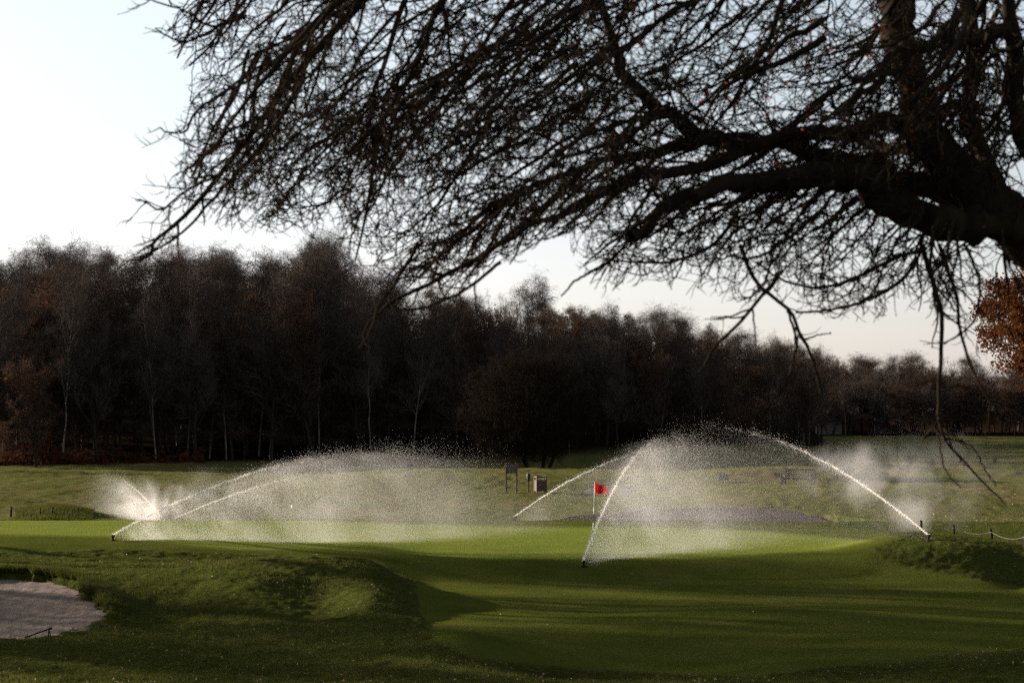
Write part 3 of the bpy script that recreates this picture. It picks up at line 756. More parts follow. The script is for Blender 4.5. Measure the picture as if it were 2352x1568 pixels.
    LR = np.stack([np.full(24, 7*px) for _ in LP[1:]])
    Al, Sl = grow(LL, LR, 7.5, .1, 1., .9, .80, 12, .5, b1, .18, r, .3, minr=2.0*px, lenfall=.2); Al, Sl = clip(Al, Sl)
    A1 = np.concatenate([A1, Al]); S1 = np.concatenate([S1, Sl])
    A2, S2 = grow(A1, S1, 7.6, .08, 1., 1.10, .36, 9, .68, b2, .30, r, .3, minr=1.7*px, lenfall=.35); A2, S2 = clip(A2, S2)
    F2, T2 = grow(FP, FR, 7.0, .08, .97, .85, .34, 8, .6, b2, .2, r, .3, minr=1.6*px, lenfall=.5)
    x = CX+F*F2[:, 0, 0]/F2[:, 0, 1]; y = HZ-(F2[:, 0, 2]-ZC)*F/F2[:, 0, 1]
    low = (y > 760); F2k = ~low | (r.random(len(F2)) < .3); F2, T2 = F2[F2k], T2[F2k]
    A3, S3 = grow(A2, S2, 10.0, .1, 1., 1.1, .17, 6, .8, b3, .34, r, .4, minr=1.35*px, lenfall=.3); A3, S3 = clip(A3, S3)
    F3, T3 = grow(F2, T2, 9.0, .15, 1., .8, .12, 5, .8, (0, 0, .25), .24, r, .5, minr=1.3*px, lenfall=.3)
    A4, S4 = grow(A3, S3, 6.0, .2, 1., .9, .055, 3, .9, (0, 0, .2), .25, r, .3, minr=1.05*px, tip=.8)
    A4, S4 = clip(A4, S4)
    print("oak", len(BP), len(A1), len(A2), len(F2), len(A3), len(F3), len(A4))
    t = TB(); t.add(A1-off, S1, 5); t.build("branches", M['bark'], root)
    t = TB(); t.add(A2-off, S2, 4); t.add(F2-off, T2, 4); t.build("branchlets", M['bark'], root)
    t = TB(); t.add(A3-off, S3, 3); t.add(F3-off, T3, 3); t.add(A4-off, S4, 3); t.build("twigs", M['bark'], root)
    # last leaves still hanging on
    P = np.concatenate([A2[:, -1], A2[:, 5]]); x = CX+F*P[:, 0]/P[:, 1]; y = HZ-(P[:, 2]-ZC)*F/P[:, 1]
    spots = [(1640, 235, 60), (1760, 95, 70), (1850, 120, 60), (1960, 90, 60), (1940, 520, 30), (1600, 200, 60), (1800, 300, 90), (2080, 180, 40), (1900, 40, 60), (1480, 40, 60), (2050, 60, 80), (2150, 300, 80), (1990, 640, 10)]
    w = sum(G(x, a, s)*G(y, b, s) for a, b, s in spots); sel = np.where(r.random(len(P)) < w*.12)[0]
    V, Q = blobs_leaves(P[sel]-off, len(sel)*2, .032, r, .02); print("oak leaves", len(sel))
    mesh_from("leaves", V, Q, M['leaf_red'], root)
oak()
#@@OBJECTS
# ------------------------------------------------------------------ things on the course
def flag():
    x0, y0, D = ground_at(1360, 1254, 62, 76); g = (x0, y0, D)
    root = empty("flagstick", g, label="red golf flag with a black round emblem on its thin striped pole", cat="flagstick")
    lean = .085; Hh = 2.16
    def seg(a, b, name, m, rr=.0105):
        MB().tube([(lean*a/Hh, 0, a), (lean*b/Hh, 0, b)], rr, 10).build(name, m, root, True)
    seg(0, .05, "cup_sleeve", M['black_plastic'], .03)
    a = .05
    for k, b in enumerate([.30, .55, .80, 1.06, 1.30, Hh]):
        seg(a, b, "pole_band", M['black_plastic'] if k % 2 and k < 5 else M['white_paint']); a = b
    MB().tube([(lean, 0, Hh), (lean, 0, Hh+.02)], .014, 10).build("pole_cap", M['black_plastic'], root, True)
    # waving cloth
    nu, nv = 26, 16; V = []; w, h = .43, .36
    def cloth(u, v):   # u along, v down
        x = lean*.98+.012+u*w*.94; z = Hh-.02-v*h*(1-.30*S(.45, 1, u)*1)
        z -= u*.12+.05*math.sin(u*3.0)*(1-v) - .04*u*u
        y = .050*math.sin(u*6.5+v*1.3)*u**.6-.05*u
        if v < .02: pass
        return (x-.05*S(.6, 1., u)*(v)*.3, y, z-.10*S(.5, 1, u)*(1-v))
    V = [cloth(i/(nu-1), j/(nv-1)) for j in range(nv) for i in range(nu)]
    Q = [(j*nu+i, j*nu+i+1, (j+1)*nu+i+1, (j+1)*nu+i) for j in range(nv-1) for i in range(nu-1)]
    nV = len(V); V2 = V+[(x, y+.003, z) for x, y, z in V]; Q2 = Q+[tuple(nV+k for k in q[::-1]) for q in Q]
    cl = mesh_from("flag_cloth", V2, Q2, M['red_cloth'], root, True)
    # emblem: ring and a small figure, a hair in front of the cloth
    def patch(name, pts2, quads):
        vs2 = []
        for (u, v) in pts2:
            x, y, z = cloth(u, v); vs2.append((x, y-.004, z))
        me = bpy.data.meshes.new(name); me.from_pydata(vs2, [], quads); me.materials.append(M['black_plastic'])
        o = bpy.data.objects.new(name, me); C.objects.link(o); o.parent = cl
    cu, cv, ru, rv = .47, .50, .215, .29; n = 40
    pts = []; 
    for i in range(n):
        a = i*2*math.pi/n
        pts += [(cu+ru*math.cos(a), cv+rv*math.sin(a)), (cu+ru*.84*math.cos(a), cv+rv*.84*math.sin(a))]
    patch("emblem_ring", pts, [(2*i, 2*((i+1) % n), 2*((i+1) % n)+1, 2*i+1) for i in range(n)])
    fig = [(-.02, -.62), (.10, -.55), (.14, -.35), (.08, -.22), (.34, .0), (.46, .28), (.26, .22), (.24, .48), (.42, .62), (-.40, .62), (-.22, .46), (-.26, .20), (-.50, .34), (-.36, .02), (-.08, -.22), (-.16, -.40), (-.12, -.56)]
    fp = [(cu, cv)]+[(cu+ru*x, cv+rv*y) for x, y in fig]
    m_ = len(fig); patch("emblem_figure", fp, [(0, 1+i, 1+(i+1) % m_) for i in range(m_)])
flag()

def bench():
    g = P3((1832-CX)/F*112, 112); 
    g = ground_at(1832, 1113, 100, 125)
    root = empty("park_bench", g, math.radians(-30), label="old wooden slatted bench on the grass behind the right-hand spray", cat="bench")
    L, d, m = 1.86, .56, M['timber_old']
    for sx in (-1, 1):
        MB().box((sx*L/2, -d/2, .31), (.07, .07, .66)).build("front_leg", m, root)
        MB().box((sx*L/2, d/2, .22), (.07, .07, .46)).box((sx*L/2, d/2+.035, .69), (.066, .066, .52), rx=math.radians(-8)).box((sx*L/2, d/2+.075, .955), (.05, .05, .05)).build("back_post", m, root)
        MB().box((sx*L/2, -.02, .655), (.09, .66, .04)).build("armrest", m, root)
        MB().box((sx*L/2, 0, .10), (.04, d-.07, .05)).box((sx*L/2, 0, .36), (.045, d-.07, .09)).build("side_rail", m, root)
        MB().box((sx*(L/2-.13), -d/2+.01, .30), (.24, .03, .05), ry=sx*math.radians(40)).build("brace", m, root)
    s = MB()
    for k in range(5): s.box((0, -d/2+.03+k*.118, .43), (L+.02, .085, .025))
    s.box((0, -d/2, .375), (L-.07, .04, .08)); s.build("seat", m, root)
    b = MB(); b.box((0, d/2+.068, .90), (L-.06, .045, .10)).box((0, d/2+.012, .50), (L-.06, .045, .07))
    for k in range(17): b.box((-L/2+.10+k*(L-.2)/16, d/2+.040, .70), (.042, .018, .37), rx=math.radians(-8))
    b.build("backrest", m, root)
bench()

def notice_board():
    g = ground_at(1175, 1131, 108, 126); root = empty("notice_board", g, math.radians(-10), label="tall brown two-post notice board frame left of the litter bin", cat="notice board")
    m = M['wood_brown']; w = .62
    MB().box((-w/2, 0, .86), (.085, .085, 1.76)).build("post", m, root); MB().box((w/2, 0, .83), (.085, .085, 1.68)).build("post", m, root)
    f = MB(); f.box((0, -.002, 1.66), (w+.11, .06, .11)).box((0, -.002, 1.16), (w+.08, .06, .05)).box((-w/2+.09, -.004, 1.41), (.07, .05, .45)).box((w/2-.07, -.004, 1.41), (.05, .05, .45))
    fo = f.build("frame", m, root)
    MB().box((.01, .012, 1.40), (w-.16, .018, .44)).build("panel", M['panel_grey'], root)
notice_board()

def ball_washer():
    g = ground_at(1214, 1129, 108, 126); root = empty("ball_washer", g, 0, label="dark green ball washer on a brown post between notice board and bin", cat="ball washer")
    MB().box((0, 0, .33), (.08, .08, .78)).build("post", M['wood_brown'], root)
    MB().tube([(0, 0, .66), (0, 0, .70), (0, 0, .80), (0, 0, .98), (0, 0, 1.06), (0, 0, 1.09)], [.065, .085, .10, .115, .11, .07], 14).build("housing", M['green_metal'], root, True)
    MB().tube([(0, 0, 1.08), (0, 0, 1.15)], .018, 8).tube([(0, 0, 1.145), (0, 0, 1.165), (0, 0, 1.19), (0, 0, 1.205)], [.01, .035, .035, .01], 10).build("plunger", M['green_metal'], root, True)
    MB().box((.10, 0, 1.00), (.06, .05, .05)).build("lid_bracket", M['green_metal'], root)
ball_washer()

def bin_():
    g = ground_at(1241, 1130.5, 108, 126); root = empty("litter_bin", g, math.radians(14), label="square brown slatted litter bin with open top frame beside the ball washer", cat="litter bin")
    m = M['wood_brown']; s = .56
    for sx in (-1, 1):
        for sy in (-1, 1): MB().box((sx*s/2, sy*s/2, .49), (.075, .075, .98)).build("corner_post", m, root)
    b = MB()
    for k in range(6):
        o = -s/2+.075+k*(s-.15)/5
        for sy in (-1, 1): b.box((o, sy*(s/2+.008), .42), (.075, .022, .66)); b.box((sy*(s/2+.008), o, .42), (.022, .075, .66))
    b.build("slatted_body", m, root)
    r_ = MB(); 
    for sy in (-1, 1): r_.box((0, sy*(s/2-.002), .92), (s-.08, .04, .07)); r_.box((sy*(s/2-.002), 0, .92), (.04, s-.08, .07))
    r_.build("top_rail", m, root)
    MB().tube([(0, 0, .12), (0, 0, .70)], .20, 16).build("liner", M['black_plastic'], root, True)
bin_()

def fence_post(x, v, d0, d1, h, lean, label, group, w=.075):
    g = ground_at(x, v, d0, d1); root = empty("rope_post", g, 0, label=label, cat="post", group=group)
    MB().tube([(0, 0, -.15), (lean*h*.5, 0, h*.5), (lean*h, 0, h-.02), (lean*h, 0, h)], [w/2, w/2, w/2, w/3], 8).build("shaft", M['post_dark'], root, True)
    MB().tube([(lean*(h-.12), 0, h-.14), (lean*(h-.08), 0, h-.10)], w/2+.012, 8).build("rope_ring", M['rope'], root, True)
    return Vector((g[0]+lean*(h-.1), g[1], g[2]+h-.11))
def rope(pts, label, sag=.12):
    P = []
    for a, b in zip(pts[:-1], pts[1:]):
        for k in range(12): t = k/12; P.append(a.lerp(b, t)-Vector((0, 0, sag*4*t*(1-t))))
    P.append(pts[-1]); tag(MB().tube([tuple(p) for p in P], .007, 6).build("rope", M['rope'], smooth=True), label, "rope")
gl = "roped posts beyond the green on the left"; gr = "roped posts behind the right-hand mound"
a = [fence_post(28, 1186, 88, 100, .50, .02, "first dark rope post from the left edge, thickest of its row", gl, .10),
     fence_post(95, 1184, 88, 100, .40, 0, "second dark rope post from the left beside the tufted hump", gl),
     fence_post(123, 1184, 88, 100, .42, .03, "third dark rope post from the left beside the tufted hump", gl),
     fence_post(219, 1172, 88, 112, .30, 0, "small rope post standing alone right of the tufted hump", gl, .06)]
b0 = Vector(W(-60, 1165, 93)); rope([b0, a[0]], "slack pale rope running to the first post at the left edge", .25)
rope([a[0], a[1], a[2]], "slack pale rope between the left-hand posts beyond the green", .22)
b = [fence_post(2114, 1236, 66, 82, .55, -.03, "grey rope post close to the right-hand sprinkler jet", gr, .085),
     fence_post(2189, 1238, 66, 82, .52, -.04, "thin rope post in the middle of the roped row on the right", gr, .07),
     fence_post(2277, 1244, 66, 80, .46, -.14, "leaning dark rope post, third of the roped row on the right", gr, .085),
     fence_post(2350, 1262, 58, 80, .50, 0, "dark rope post cut by the right edge of the picture", gr, .09)]
rope(b, "pale rope slung between the posts on the right", .13)

# tee markers and small far posts
for x, v, lab in ((2091, 1064, "dark tee marker with a pointed top on the far right-hand tee, left one"), (2140, 1065, "stubby dark tee marker in the middle of the far right-hand tee"), (2283, 1062, "dark tee marker at the right end of the far tee")):
    g = ground_at(x, v, 138, 165)
    o = MB().tube([(0, 0, -.05), (0, 0, .02), (0, 0, .20), (0, 0, .32), (0, 0, .40)], [.16, .15, .12, .10, .03], 10).build("tee_marker", M['black_plastic'], smooth=True); o.location = g
    tag(o, lab, "tee marker", "tee markers on the far tee")
g = ground_at(1661, 1106, 108, 135); rt = empty("small_sign", g, label="small pale sign faintly visible through the spray left of the bench", cat="sign")
MB().box((0, 0, .30), (.60, .03, .34)).build("board", M['wall_white'], rt); MB().box((-.22, .03, .08), (.05, .05, .4)).build("leg", M['post_dark'], rt); MB().box((.22, .03, .08), (.05, .05, .4)).build("leg", M['post_dark'], rt)
g = ground_at(672, 1166, 96, 118); o = MB().tube([(0, 0, -.03), (0, 0, .02), (0, 0, .09), (0, 0, .15), (0, 0, .17)], [.03, .04, .05, .03, .015], 10).build("white_marker", M['white_paint'], smooth=True); o.location = g; tag(o, "small white marker on the grass behind the left-hand spray", "marker")
g = ground_at(940, 1095, 118, 140); o = MB().box((0, 0, .06), (1.0, .25, .14), bev=.03).build("tee_box_board", M['wall_white']); o.location = (g[0], g[1]+1, g[2]); tag(o, "low pale board on top of the grassy mound left of the notice board", "board")

# rake in its holder at the bunker
def rake():
    g = ground_at(112, 1462, 38, 46); root = empty("bunker_rake", g, math.radians(20), label="black bunker rake with its handle resting on a forked stand", cat="rake")
    m = M['black_plastic']
    MB().tube([(-.42, 0, .03), (.10, .0, .20)], .015, 8).tube([(.05, .0, .185), (.11, 0, .205)], .022, 8).build("handle", m, root, True)
    MB().tube([(.03, 0, -.05), (.05, 0, .19)], .012, 6).tube([(.10, .03, -.05), (.06, 0, .14)], .010, 6).build("stand", m, root, True)
    h = MB().box((-.46, 0, -.02), (.03, .5, .03))
    for k in range(9): h.box((-.46, -.22+k*.055, -.06), (.012, .012, .07))
    h.build("rake_head", m, root)
rake()

# houses half hidden behind the distant trees
def house(x, D, w, hgt, v, lab):
    X = (x-CX)/F*D; zb = H(np.array([X]), np.array([D]))[0]+ZC; root = empty("house", (X, D, zb), label=lab, cat="house")
    MB().box((0, 0, hgt/2), (w, 5, hgt)).build("wall", M['wall_white'], root)
    V = [(-w/2-.3, -2.8, hgt), (w/2+.3, -2.8, hgt), (w/2+.3, 2.8, hgt), (-w/2-.3, 2.8, hgt), (-w/2-.3, 0, hgt+2.2), (w/2+.3, 0, hgt+2.2)]
    me = bpy.data.meshes.new("roof"); me.from_pydata(V, [], [(0, 1, 5, 4), (2, 3, 4, 5), (0, 4, 3), (1, 2, 5), (3, 2, 1, 0)]); me.materials.append(M['roof_dark'])
    o = bpy.data.objects.new("roof", me); C.objects.link(o); o.parent = root
    for k in range(int(w//2.4)):
        f = MB().box((-w/2+1.2+k*2.4, -2.52, hgt*.55), (1.0, .08, 1.1)).build("window", M['window_glass'], root)
house(1902, 333, 3.6, 2.4, 985, "low whitish building half hidden behind trunks at the left end of the distant wood")
house(2030, 345, 4, 4.0, 960, "pale house glimpsed through bare trees in the distant wood")

# ------------------------------------------------------------------ loose leaves, tufts and blades
def scatter_leaves():
    r = np.random.default_rng(8); n = 2800
    Y = 33+27*r.random(n)**1.4; x = r.uniform(-40, 2400, n); X = (x-CX)/F*Y
    z = H(X, Y); sh, gr_, fi, wo = zones(X, Y, z); k = (r.random(n) < np.where(sh > .5, .10, .9)) & (bd(X, Y, BUNK) < -.2)
    X, Y, z = X[k], Y[k], z[k]
    n2 = 1300; Y2 = r.uniform(78, 112, n2); x2 = r.uniform(2010, 2420, n2); X2 = (x2-CX)/F*Y2; z2 = H(X2, Y2); k = r.random(n2) < S(2000, 2300, x2)
    X = np.concatenate([X, X2[k]]); Y = np.concatenate([Y, Y2[k]]); z = np.concatenate([z, z2[k]]); n = len(X)
    c = np.stack([X, Y, z+ZC+.035+.03*r.random(n)], 1)
    a = unit(r.normal(size=(n, 3))*[1, 1, .45]); b = unit(np.cross(a, r.normal(size=(n, 3))*[.4, .4, 1])); s = ((.012+.026*r.random(n)**3)*np.clip(Y/55, 1, 2))[:, None]
    bend = np.array([0, 0, 1.])*s*.35
    V = np.stack([c-a*s, c+b*s*.6+bend, c+a*s, c-b*s*.6+bend], 1).reshape(-1, 3)
    tag(mesh_from("fallen_leaves", V, np.arange(n*4).reshape(-1, 4), M['pale_leaf']), "small pale and brown leaves scattered over the turf", "fallen leaves", kind='stuff')
scatter_leaves()

def blades(name, X, Y, z, h, w, r, label):
    n = len(X); a = r.random(n)*6.283; w = w*(Y/45.)
    dx, dy = np.cos(a)*w, np.sin(a)*w; lx, ly = r.normal(size=n)*h*.45, r.normal(size=n)*h*.45
    V = np.stack([np.stack([X-dx, Y-dy, z], 1), np.stack([X+dx, Y+dy, z], 1), np.stack([X+lx, Y+ly, z+h], 1)], 1).reshape(-1, 3)
    tag(mesh_from(name, V, None, M['blade'], T=np.arange(n*3).reshape(-1, 3)), label, "grass", kind='stuff')
def grass():
    r = np.random.default_rng(17); n = 420000
    Y = 32+40*r.random(n)**1.25; x = r.uniform(-60, 2420, n); X = (x-CX)/F*Y; z = H(X, Y)
    sh, gr_, fi, wo = zones(X, Y, z); cl = vnoise(X*2.6, Y*2.6, 14)+vnoise(X*7, Y*7, 15)*.6
    k = (sh < .4) & (gr_ < .3) & (bd(X, Y, BUNK) < -.03) & (r.random(n) < .45+1.3*cl)
    X, Y, z, cl = X[k], Y[k], z[k], cl[k]
    h = (.035+.05*r.random(len(X)))*(1+1.2*np.clip(cl, -.4, .6))
    blades("rough_grass", X, Y, z+ZC-.01, h, .006, r, "longer rough grass covering the mounds in front")
    # tufts along the bunker lip and on the hump
    n = 60000; i = r.integers(0, len(BUNK), n); t = r.random(n); B = np.array(BUNK); Bn = np.roll(B, -1, 0)
    p = B[i]*(1-t[:, None])+Bn[i]*t[:, None]+r.normal(size=(n, 2))*.22; X, Y = p[:, 0], p[:, 1]
    d = bd(X, Y, BUNK); k = (d < .06) & (d > -.45) & (Y > 42.5) & (vnoise(X*2.2, Y*2.2, 44) > -.25)
    X, Y, d = X[k], Y[k], d[k]; z = np.maximum(H(X, Y), H(X*1.0, Y+.25)); h = (.08+.15*r.random(len(X)))*np.where(Y > 45, 1, .5)
    blades("lip_grass", X, Y, z+ZC-.03, h, .008, r, "ragged grass overhanging the back lip of the front bunker")
    n = 26000; Y = r.uniform(91, 100, n); x = r.uniform(40, 215, n); X = (x-CX)/F*Y; z = H(X, Y); k = G(x, 130, 80)*G(Y, 96, 3.5) > r.random(n)*.7
    X, Y, z = X[k], Y[k], z[k]; blades("tussock_grass", X, Y, z+ZC-.02, .10+.16*r.random(len(X)), .010, r, "tussocky grass hump beyond the green on the left")
grass()
#@@WATER
# ------------------------------------------------------------------ sprinklers and their water
def sprinkler(g, az, label):
    root = empty("sprinkler_head", g, az, label=label, cat="sprinkler", group="sprinklers round the green")
    m = M['black_plastic']
    MB().tube([(0, 0, -.05), (0, 0, .015), (0, 0, .02)], [.10, .10, .085], 16).build("ground_flange", m, root, True)
    MB().tube([(0, 0, 0), (0, 0, .11)], .032, 12).build("riser", m, root, True)
    MB().tube([(0, 0, .10), (0, 0, .115), (0, 0, .165), (0, 0, .18)], [.04, .052, .052, .035], 14).tube([(0, 0, .14), (.10, 0, .185)], .018, 8).build("nozzle_turret", m, root, True)

def drops(P, size, r):
    """tetrahedral water drops"""
    n = len(P); base = np.array([[1, 1, 1], [1, -1, -1], [-1, 1, -1], [-1, -1, 1.]])/math.sqrt(3)
    q = r.normal(size=(n, 4)); q /= np.linalg.norm(q, axis=1, keepdims=True); w, x, y, z = q.T
    R = np.stack([1-2*(y*y+z*z), 2*(x*y-z*w), 2*(x*z+y*w), 2*(x*y+z*w), 1-2*(x*x+z*z), 2*(y*z-x*w), 2*(x*z-y*w), 2*(y*z+x*w), 1-2*(x*x+y*y)], 1).reshape(n, 3, 3)
    V = P[:, None]+np.einsum('nij,kj->nki', R, base)*size[:, None, None]
    T = (np.arange(n)*4)[:, None, None]+np.array([[0, 1, 2], [0, 3, 1], [0, 2, 3], [1, 3, 2]])[None]
    return V.reshape(-1, 3), T.reshape(-1, 3)

def mist_mat(name, R, hh, dens, fade0, fade1, shear, thick, up=0.0):
    """fine spray hanging under a jet: local x runs along the jet, z up"""
    m = bpy.data.materials.new(name); n, l = nodes_of(m); n.remove(n["Principled BSDF"])
    v = n.new("ShaderNodeVolumePrincipled"); v.inputs['Color'].default_value = (.97, .94, .91, 1); v.inputs['Anisotropy'].default_value = .45
    l.new(v.outputs[0], n["Material Output"].inputs['Volume'])
    tc = n.new("ShaderNodeTexCoord"); sx = n.new("ShaderNodeSeparateXYZ"); l.new(tc.outputs['Object'], sx.inputs[0])
    def mt(op, a, b=None, c=None):
        x = n.new("ShaderNodeMath"); x.operation = op
        for i, q in enumerate((a, b, c)):
            if q is None: continue
            if isinstance(q, (int, float)): x.inputs[i].default_value = q
            else: l.new(q, x.inputs[i])
        return x.outputs[0]
    def ss(q, a, b):
        x = n.new("ShaderNodeMapRange"); x.interpolation_type = 'SMOOTHSTEP'; l.new(q, x.inputs[0])
        x.inputs[1].default_value = a; x.inputs[2].default_value = b; return x.outputs[0]
    u = mt('DIVIDE', sx.outputs[0], R)
    h = mt('MULTIPLY_ADD', mt('MULTIPLY', u, mt('SUBTRACT', 1.0, u)), 4*hh, .12)
    fall = mt('SUBTRACT', h, sx.outputs[2])
    yy = mt('MULTIPLY_ADD', fall, shear, sx.outputs[1])
    wid = mt('MULTIPLY_ADD', mt('ADD', u, mt('MULTIPLY', fall, .25)), thick, .10)
    q = mt('DIVIDE', yy, wid); gy = mt('EXPONENT', mt('MULTIPLY', mt('MULTIPLY', q, q), -1.0))
    top = ss(fall, -.10-up, .16); 
    low = mt('MULTIPLY_ADD', mt('EXPONENT', mt('MULTIPLY', fall, -1.1)), .75, .45)
    al = mt('MULTIPLY', mt('SUBTRACT', 1.0, ss(u, fade0, fade1)), ss(u, 0, .03))
    nz = n.new("ShaderNodeTexNoise"); nz.inputs['Scale'].default_value = 1; nz.inputs['Detail'].default_value = 4; nz.inputs['Roughness'].default_value = .6
    mp = n.new("ShaderNodeMapping"); mp.inputs['Scale'].default_value = (1.1, .5, .28); mp.inputs['Rotation'].default_value = (0, .25, 0)
    l.new(tc.outputs['Object'], mp.inputs[0]); l.new(mp.outputs[0], nz.inputs[0]); st = ss(nz.outputs[0], .30, .68)
    st = mt('MULTIPLY_ADD', st, 1.25, .18)
    near = mt('DIVIDE', 1.0, mt('MULTIPLY_ADD', u, 3.6, .18))
    d = mt('MULTIPLY', mt('MULTIPLY', mt('MULTIPLY', gy, top), mt('MULTIPLY', low, al)), mt('MULTIPLY', mt('MULTIPLY', st, near), dens))
    l.new(d, v.inputs['Density']); return m

def jet(base, apex, label, ncore=9000, ncurt=60000, nmist=0, cs=(0, .86), maxs=1.0, mist_up=0., seed=1, drift=(.55, 1.1), one=False, size=.0027, dens=.10, fade=(.45, .85), shear=.55):
    r = np.random.default_rng(seed); b = np.array(base); a = np.array(apex); hv = a[:2]-b[:2]; hh = a[2]-b[2]
    def path(s):     # s = 1 at the landing point
        u = 2*s; return np.stack([b[0]+hv[0]*u, b[1]+hv[1]*u, b[2]+.17+hh*(2*u-u*u)], -1)
    root = empty("water_jet", base, label=label, cat="water jet", group="jets of water over the green")
    off = np.array(base); u2 = unit(hv[None])[0]; side = np.array([-u2[1], u2[0], 0]); R_ = 2*np.linalg.norm(hv)
    # the solid stream: rope of water that breaks into packets
    s = maxs*(r.random(ncore)**1.35)*.62; pk = .5+.5*np.sin(s*150+2*np.sin(s*47)); keep = r.random(ncore) < (1-S(.06, .36, s))*.9+.45*pk*S(.1, .3, s)*(1-S(.3, .62, s))
    s = s[keep]; sp = (.007+.035*s+.42*s**2)[:, None]*(.5+.6*r.random((len(s), 1))+3.2*(r.random((len(s), 1)) < .22+.5*s[:, None]))
    P = path(s)+r.normal(size=(len(s), 3))*sp*[1, 1, .6]; P[:, 2] -= np.abs(r.normal(size=len(s)))*s*.14; P[:, 2] += .05*vnoise(s*90, s*0, seed)*S(.02, .2, s)
    V, T = drops(P-off, (.008+.005*r.random(len(s)))*np.clip(1-1.3*s, .28, 1), r); mesh_from("stream", V, None, M['water'], root, T=T)
    # drops falling from the stream
    s = cs[0]+(cs[1]-cs[0])*r.beta(1.5, 1.4, ncurt)*maxs; P = path(s)
    top = P[:, 2]; gz = H(P[:, 0], P[:, 1])+ZC
    f = r.random(ncurt)**1.7; fall = f*(top-gz+.05); P[:, 2] = top-fall
    w_ = r.normal(size=ncurt)*(.12+1.1*s+.25*fall)
    if one: w_ = -np.abs(w_)+.03
    P += side[None]*w_[:, None]
    P[:, 0] += fall*r.exponential(drift[0], ncurt); P[:, 1] -= fall*r.exponential(drift[1], ncurt)
    P[:, 2] += np.abs(r.normal(size=ncurt))*(.04+.42*S(.25, .8, s))*np.exp(-fall*1.2)
    st = vnoise(P[:, 0]*1.3+P[:, 2]*.25, P[:, 1]*.3, seed+50)+.6*vnoise(P[:, 0]*4+P[:, 2]*.7, P[:, 1]*.6, seed+51)
    keep = (r.random(ncurt) < .62+1.0*st) & (P[:, 2] > H(P[:, 0], P[:, 1])+ZC)
    P = P[keep]; V, T = drops(P-off, size*(.6+.9*r.random(len(P))), r); mesh_from("falling_drops", V, None, M['water'], root, T=T)
    # fine spray: a volume in a sheet shaped like the arc
    n = 40; um = min(fade[1], 1.0); us = np.linspace(0, um, n); th = .10+1.0*(us+.3)
    V = []; 
    for u in us:
        x = u*R_; hgt = hh*4*u*(1-u)+.12; w = 1.9*(.15+1.2*(u+hgt*.25)); tz = hgt+.12+mist_up*(.2+u)
        gx, gy_ = b[0]+u2[0]*x, b[1]+u2[1]*x
        lo = -.35; sh = shear*(hgt-lo)
        V += [(x, -w*.6-sh, lo), (x, w*.6-sh, lo), (x, w*.6+.05, tz), (x, -w*.6-.05, tz)]
    Q = [(4*i+j, 4*i+(j+1) % 4, 4*i+4+(j+1) % 4, 4*i+4+j) for i in range(n-1) for j in range(4)]+[(3, 2, 1, 0), (4*n-4, 4*n-3, 4*n-2, 4*n-1)]
    o = mesh_from("fine_spray", V, Q, mist_mat("fine_spray", R_, hh, dens, fade[0], fade[1], shear, 1.2, mist_up), root)
    o.rotation_euler = (0, 0, math.atan2(u2[1], u2[0]))
    return root

def drift_mist(c, size, dens, label, lean=.5, seed=0):
    """wisps of mist blown off a jet"""
    me = bpy.data.meshes.new("drifting_mist"); import bmesh
    bm = bmesh.new(); bmesh.ops.create_icosphere(bm, subdivisions=3, radius=1); bm.to_mesh(me); bm.free()
    o = bpy.data.objects.new("drifting_mist", me); C.objects.link(o); o.location = c; o.scale = size; tag(o, label, "mist", kind="stuff")
    m = bpy.data.materials.new("drifting_mist"); n, l = nodes_of(m); n.remove(n["Principled BSDF"]); me.materials.append(m)
    v = n.new("ShaderNodeVolumePrincipled"); v.inputs['Color'].default_value = (.97, .94, .92, 1); v.inputs['Anisotropy'].default_value = .45
    l.new(v.outputs[0], n["Material Output"].inputs['Volume'])
    tc = n.new("ShaderNodeTexCoord"); ln = n.new("ShaderNodeVectorMath"); ln.operation = 'LENGTH'; l.new(tc.outputs['Object'], ln.inputs[0])
    fo = n.new("ShaderNodeMapRange"); fo.interpolation_type = 'SMOOTHSTEP'; l.new(ln.outputs['Value'], fo.inputs[0])
    fo.inputs[1].default_value = 1.0; fo.inputs[2].default_value = .15
    mp = n.new("ShaderNodeMapping"); mp.inputs['Scale'].default_value = (size[0]*.55, size[1]*.3, size[2]*.42); mp.inputs['Rotation'].default_value = (0, lean, 0); mp.inputs['Location'].default_value = (seed*3.1, 0, 0)
    nz = n.new("ShaderNodeTexNoise"); nz.inputs['Scale'].default_value = 1.3; nz.inputs['Detail'].default_value = 5; nz.inputs['Roughness'].default_value = .6; nz.inputs['Distortion'].default_value = .6
    l.new(tc.outputs['Object'], mp.inputs[0]); l.new(mp.outputs[0], nz.inputs[0])
    r2 = n.new("ShaderNodeMapRange"); r2.interpolation_type = 'SMOOTHSTEP'; l.new(nz.outputs[0], r2.inputs[0]); r2.inputs[1].default_value = .40; r2.inputs[2].default_value = .72
    mu = n.new("ShaderNodeMath"); mu.operation = 'MULTIPLY'; l.new(fo.outputs[0], mu.inputs[0]); l.new(r2.outputs[0], mu.inputs[1])
    m2 = n.new("ShaderNodeMath"); m2.operation = 'MULTIPLY'; l.new(mu.outputs[0], m2.inputs[0]); m2.inputs[1].default_value = dens; l.new(m2.outputs[0], v.inputs['Density'])

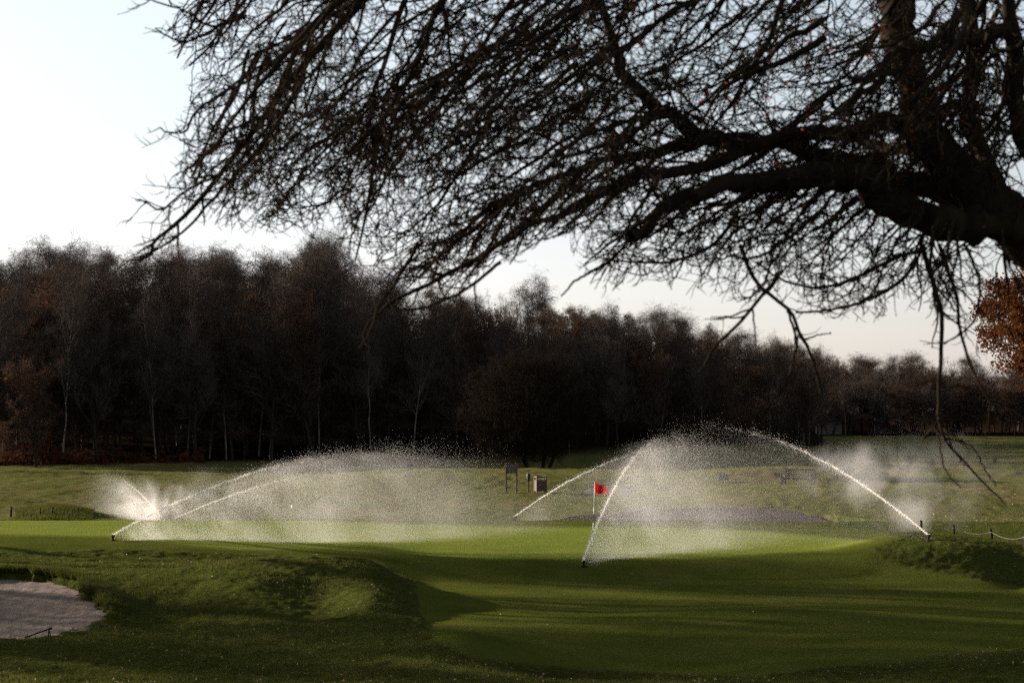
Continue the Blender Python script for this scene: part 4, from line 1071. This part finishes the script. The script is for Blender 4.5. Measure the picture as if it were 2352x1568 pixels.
gA = ground_at(262, 1240, 58, 75); gB = ground_at(1183, 1186, 76, 92); gC = ground_at(1340, 1299, 52, 62); gD = ground_at(2130, 1240, 56, 72)
gA2 = P3((405-CX)/F*91, 91); gA3 = P3((372-CX)/F*93, 93)
sprinkler(gA, .8, "black pop-up sprinkler at the left edge of the green"); sprinkler(gB, .7, "small sprinkler at the back of the green, left of the far bunker")
sprinkler(gC, 1.3, "nearest sprinkler, on the slope below the flag"); sprinkler(gD, 2.1, "sprinkler on top of the rough mound on the right")
jet(gA, W(855, 1046, 74), "long white jet arching right from the left-hand sprinkler", 12000, 105000, seed=1, cs=(0, .80), dens=.20, fade=(.15, .78), shear=1.9)
jet(gA2, W(905, 1072, 99), "thin white jet behind the long left-hand one", 6000, 25000, seed=2, cs=(0, .7), dens=.05, fade=(.3, .7))
jet(gA3, W(225, 1088, 101), "short fanning jet thrown to the left beyond the green", 2200, 12000, seed=3, maxs=.55, dens=.12, fade=(.2, .5), shear=-.3)
jet(gB, W(1600, 1026, 92), "white jet arching right from the back of the green", 7000, 40000, seed=4, dens=.045, shear=.3)
jet(gC, W(1520, 1018, 71), "steep narrow jet rising beside the flag from the nearest sprinkler", 12000, 120000, seed=5, drift=(.9, .35), one=True, cs=(0, .60), dens=.18, fade=(.12, .62), shear=1.0)
jet(gD, W(1600, 984, 76), "long jet slanting up to the left from the right-hand mound", 12000, 16000, seed=6, dens=.016, fade=(.25, .5), shear=-.2, cs=(0, .58))
drift_mist(W(345, 1150, 92), (2.7, 2.0, 1.30), .42, "puff of bright mist around the short left-hand jet")
drift_mist(W(1965, 1055, 75), (2.1, 1.6, .9), .26, "wisps of mist curling off the top of the right-hand jet", lean=.9, seed=1)
drift_mist(W(1985, 1090, 73), (3.0, 1.8, 1.5), .20, "bright mist blowing off the middle of the right-hand jet", lean=.7, seed=5)
drift_mist(W(2085, 1180, 69), (2.2, 1.5, .85), .26, "dense mist hanging over the foot of the right-hand jet", lean=.5, seed=2)
drift_mist(W(2130, 1110, 76), (5.0, 3.0, 2.4), .060, "thin mist drifting away right of the right-hand jet", lean=.4, seed=3)
drift_mist(W(1540, 1100, 80), (3.2, 2.5, 1.9), .03, "soft mist between the flag and the bench", lean=.2, seed=4)
drift_mist(W(500, 1130, 95), (3.0, 2.0, 1.5), .06, "faint mist behind the left-hand jet", lean=.2, seed=6)
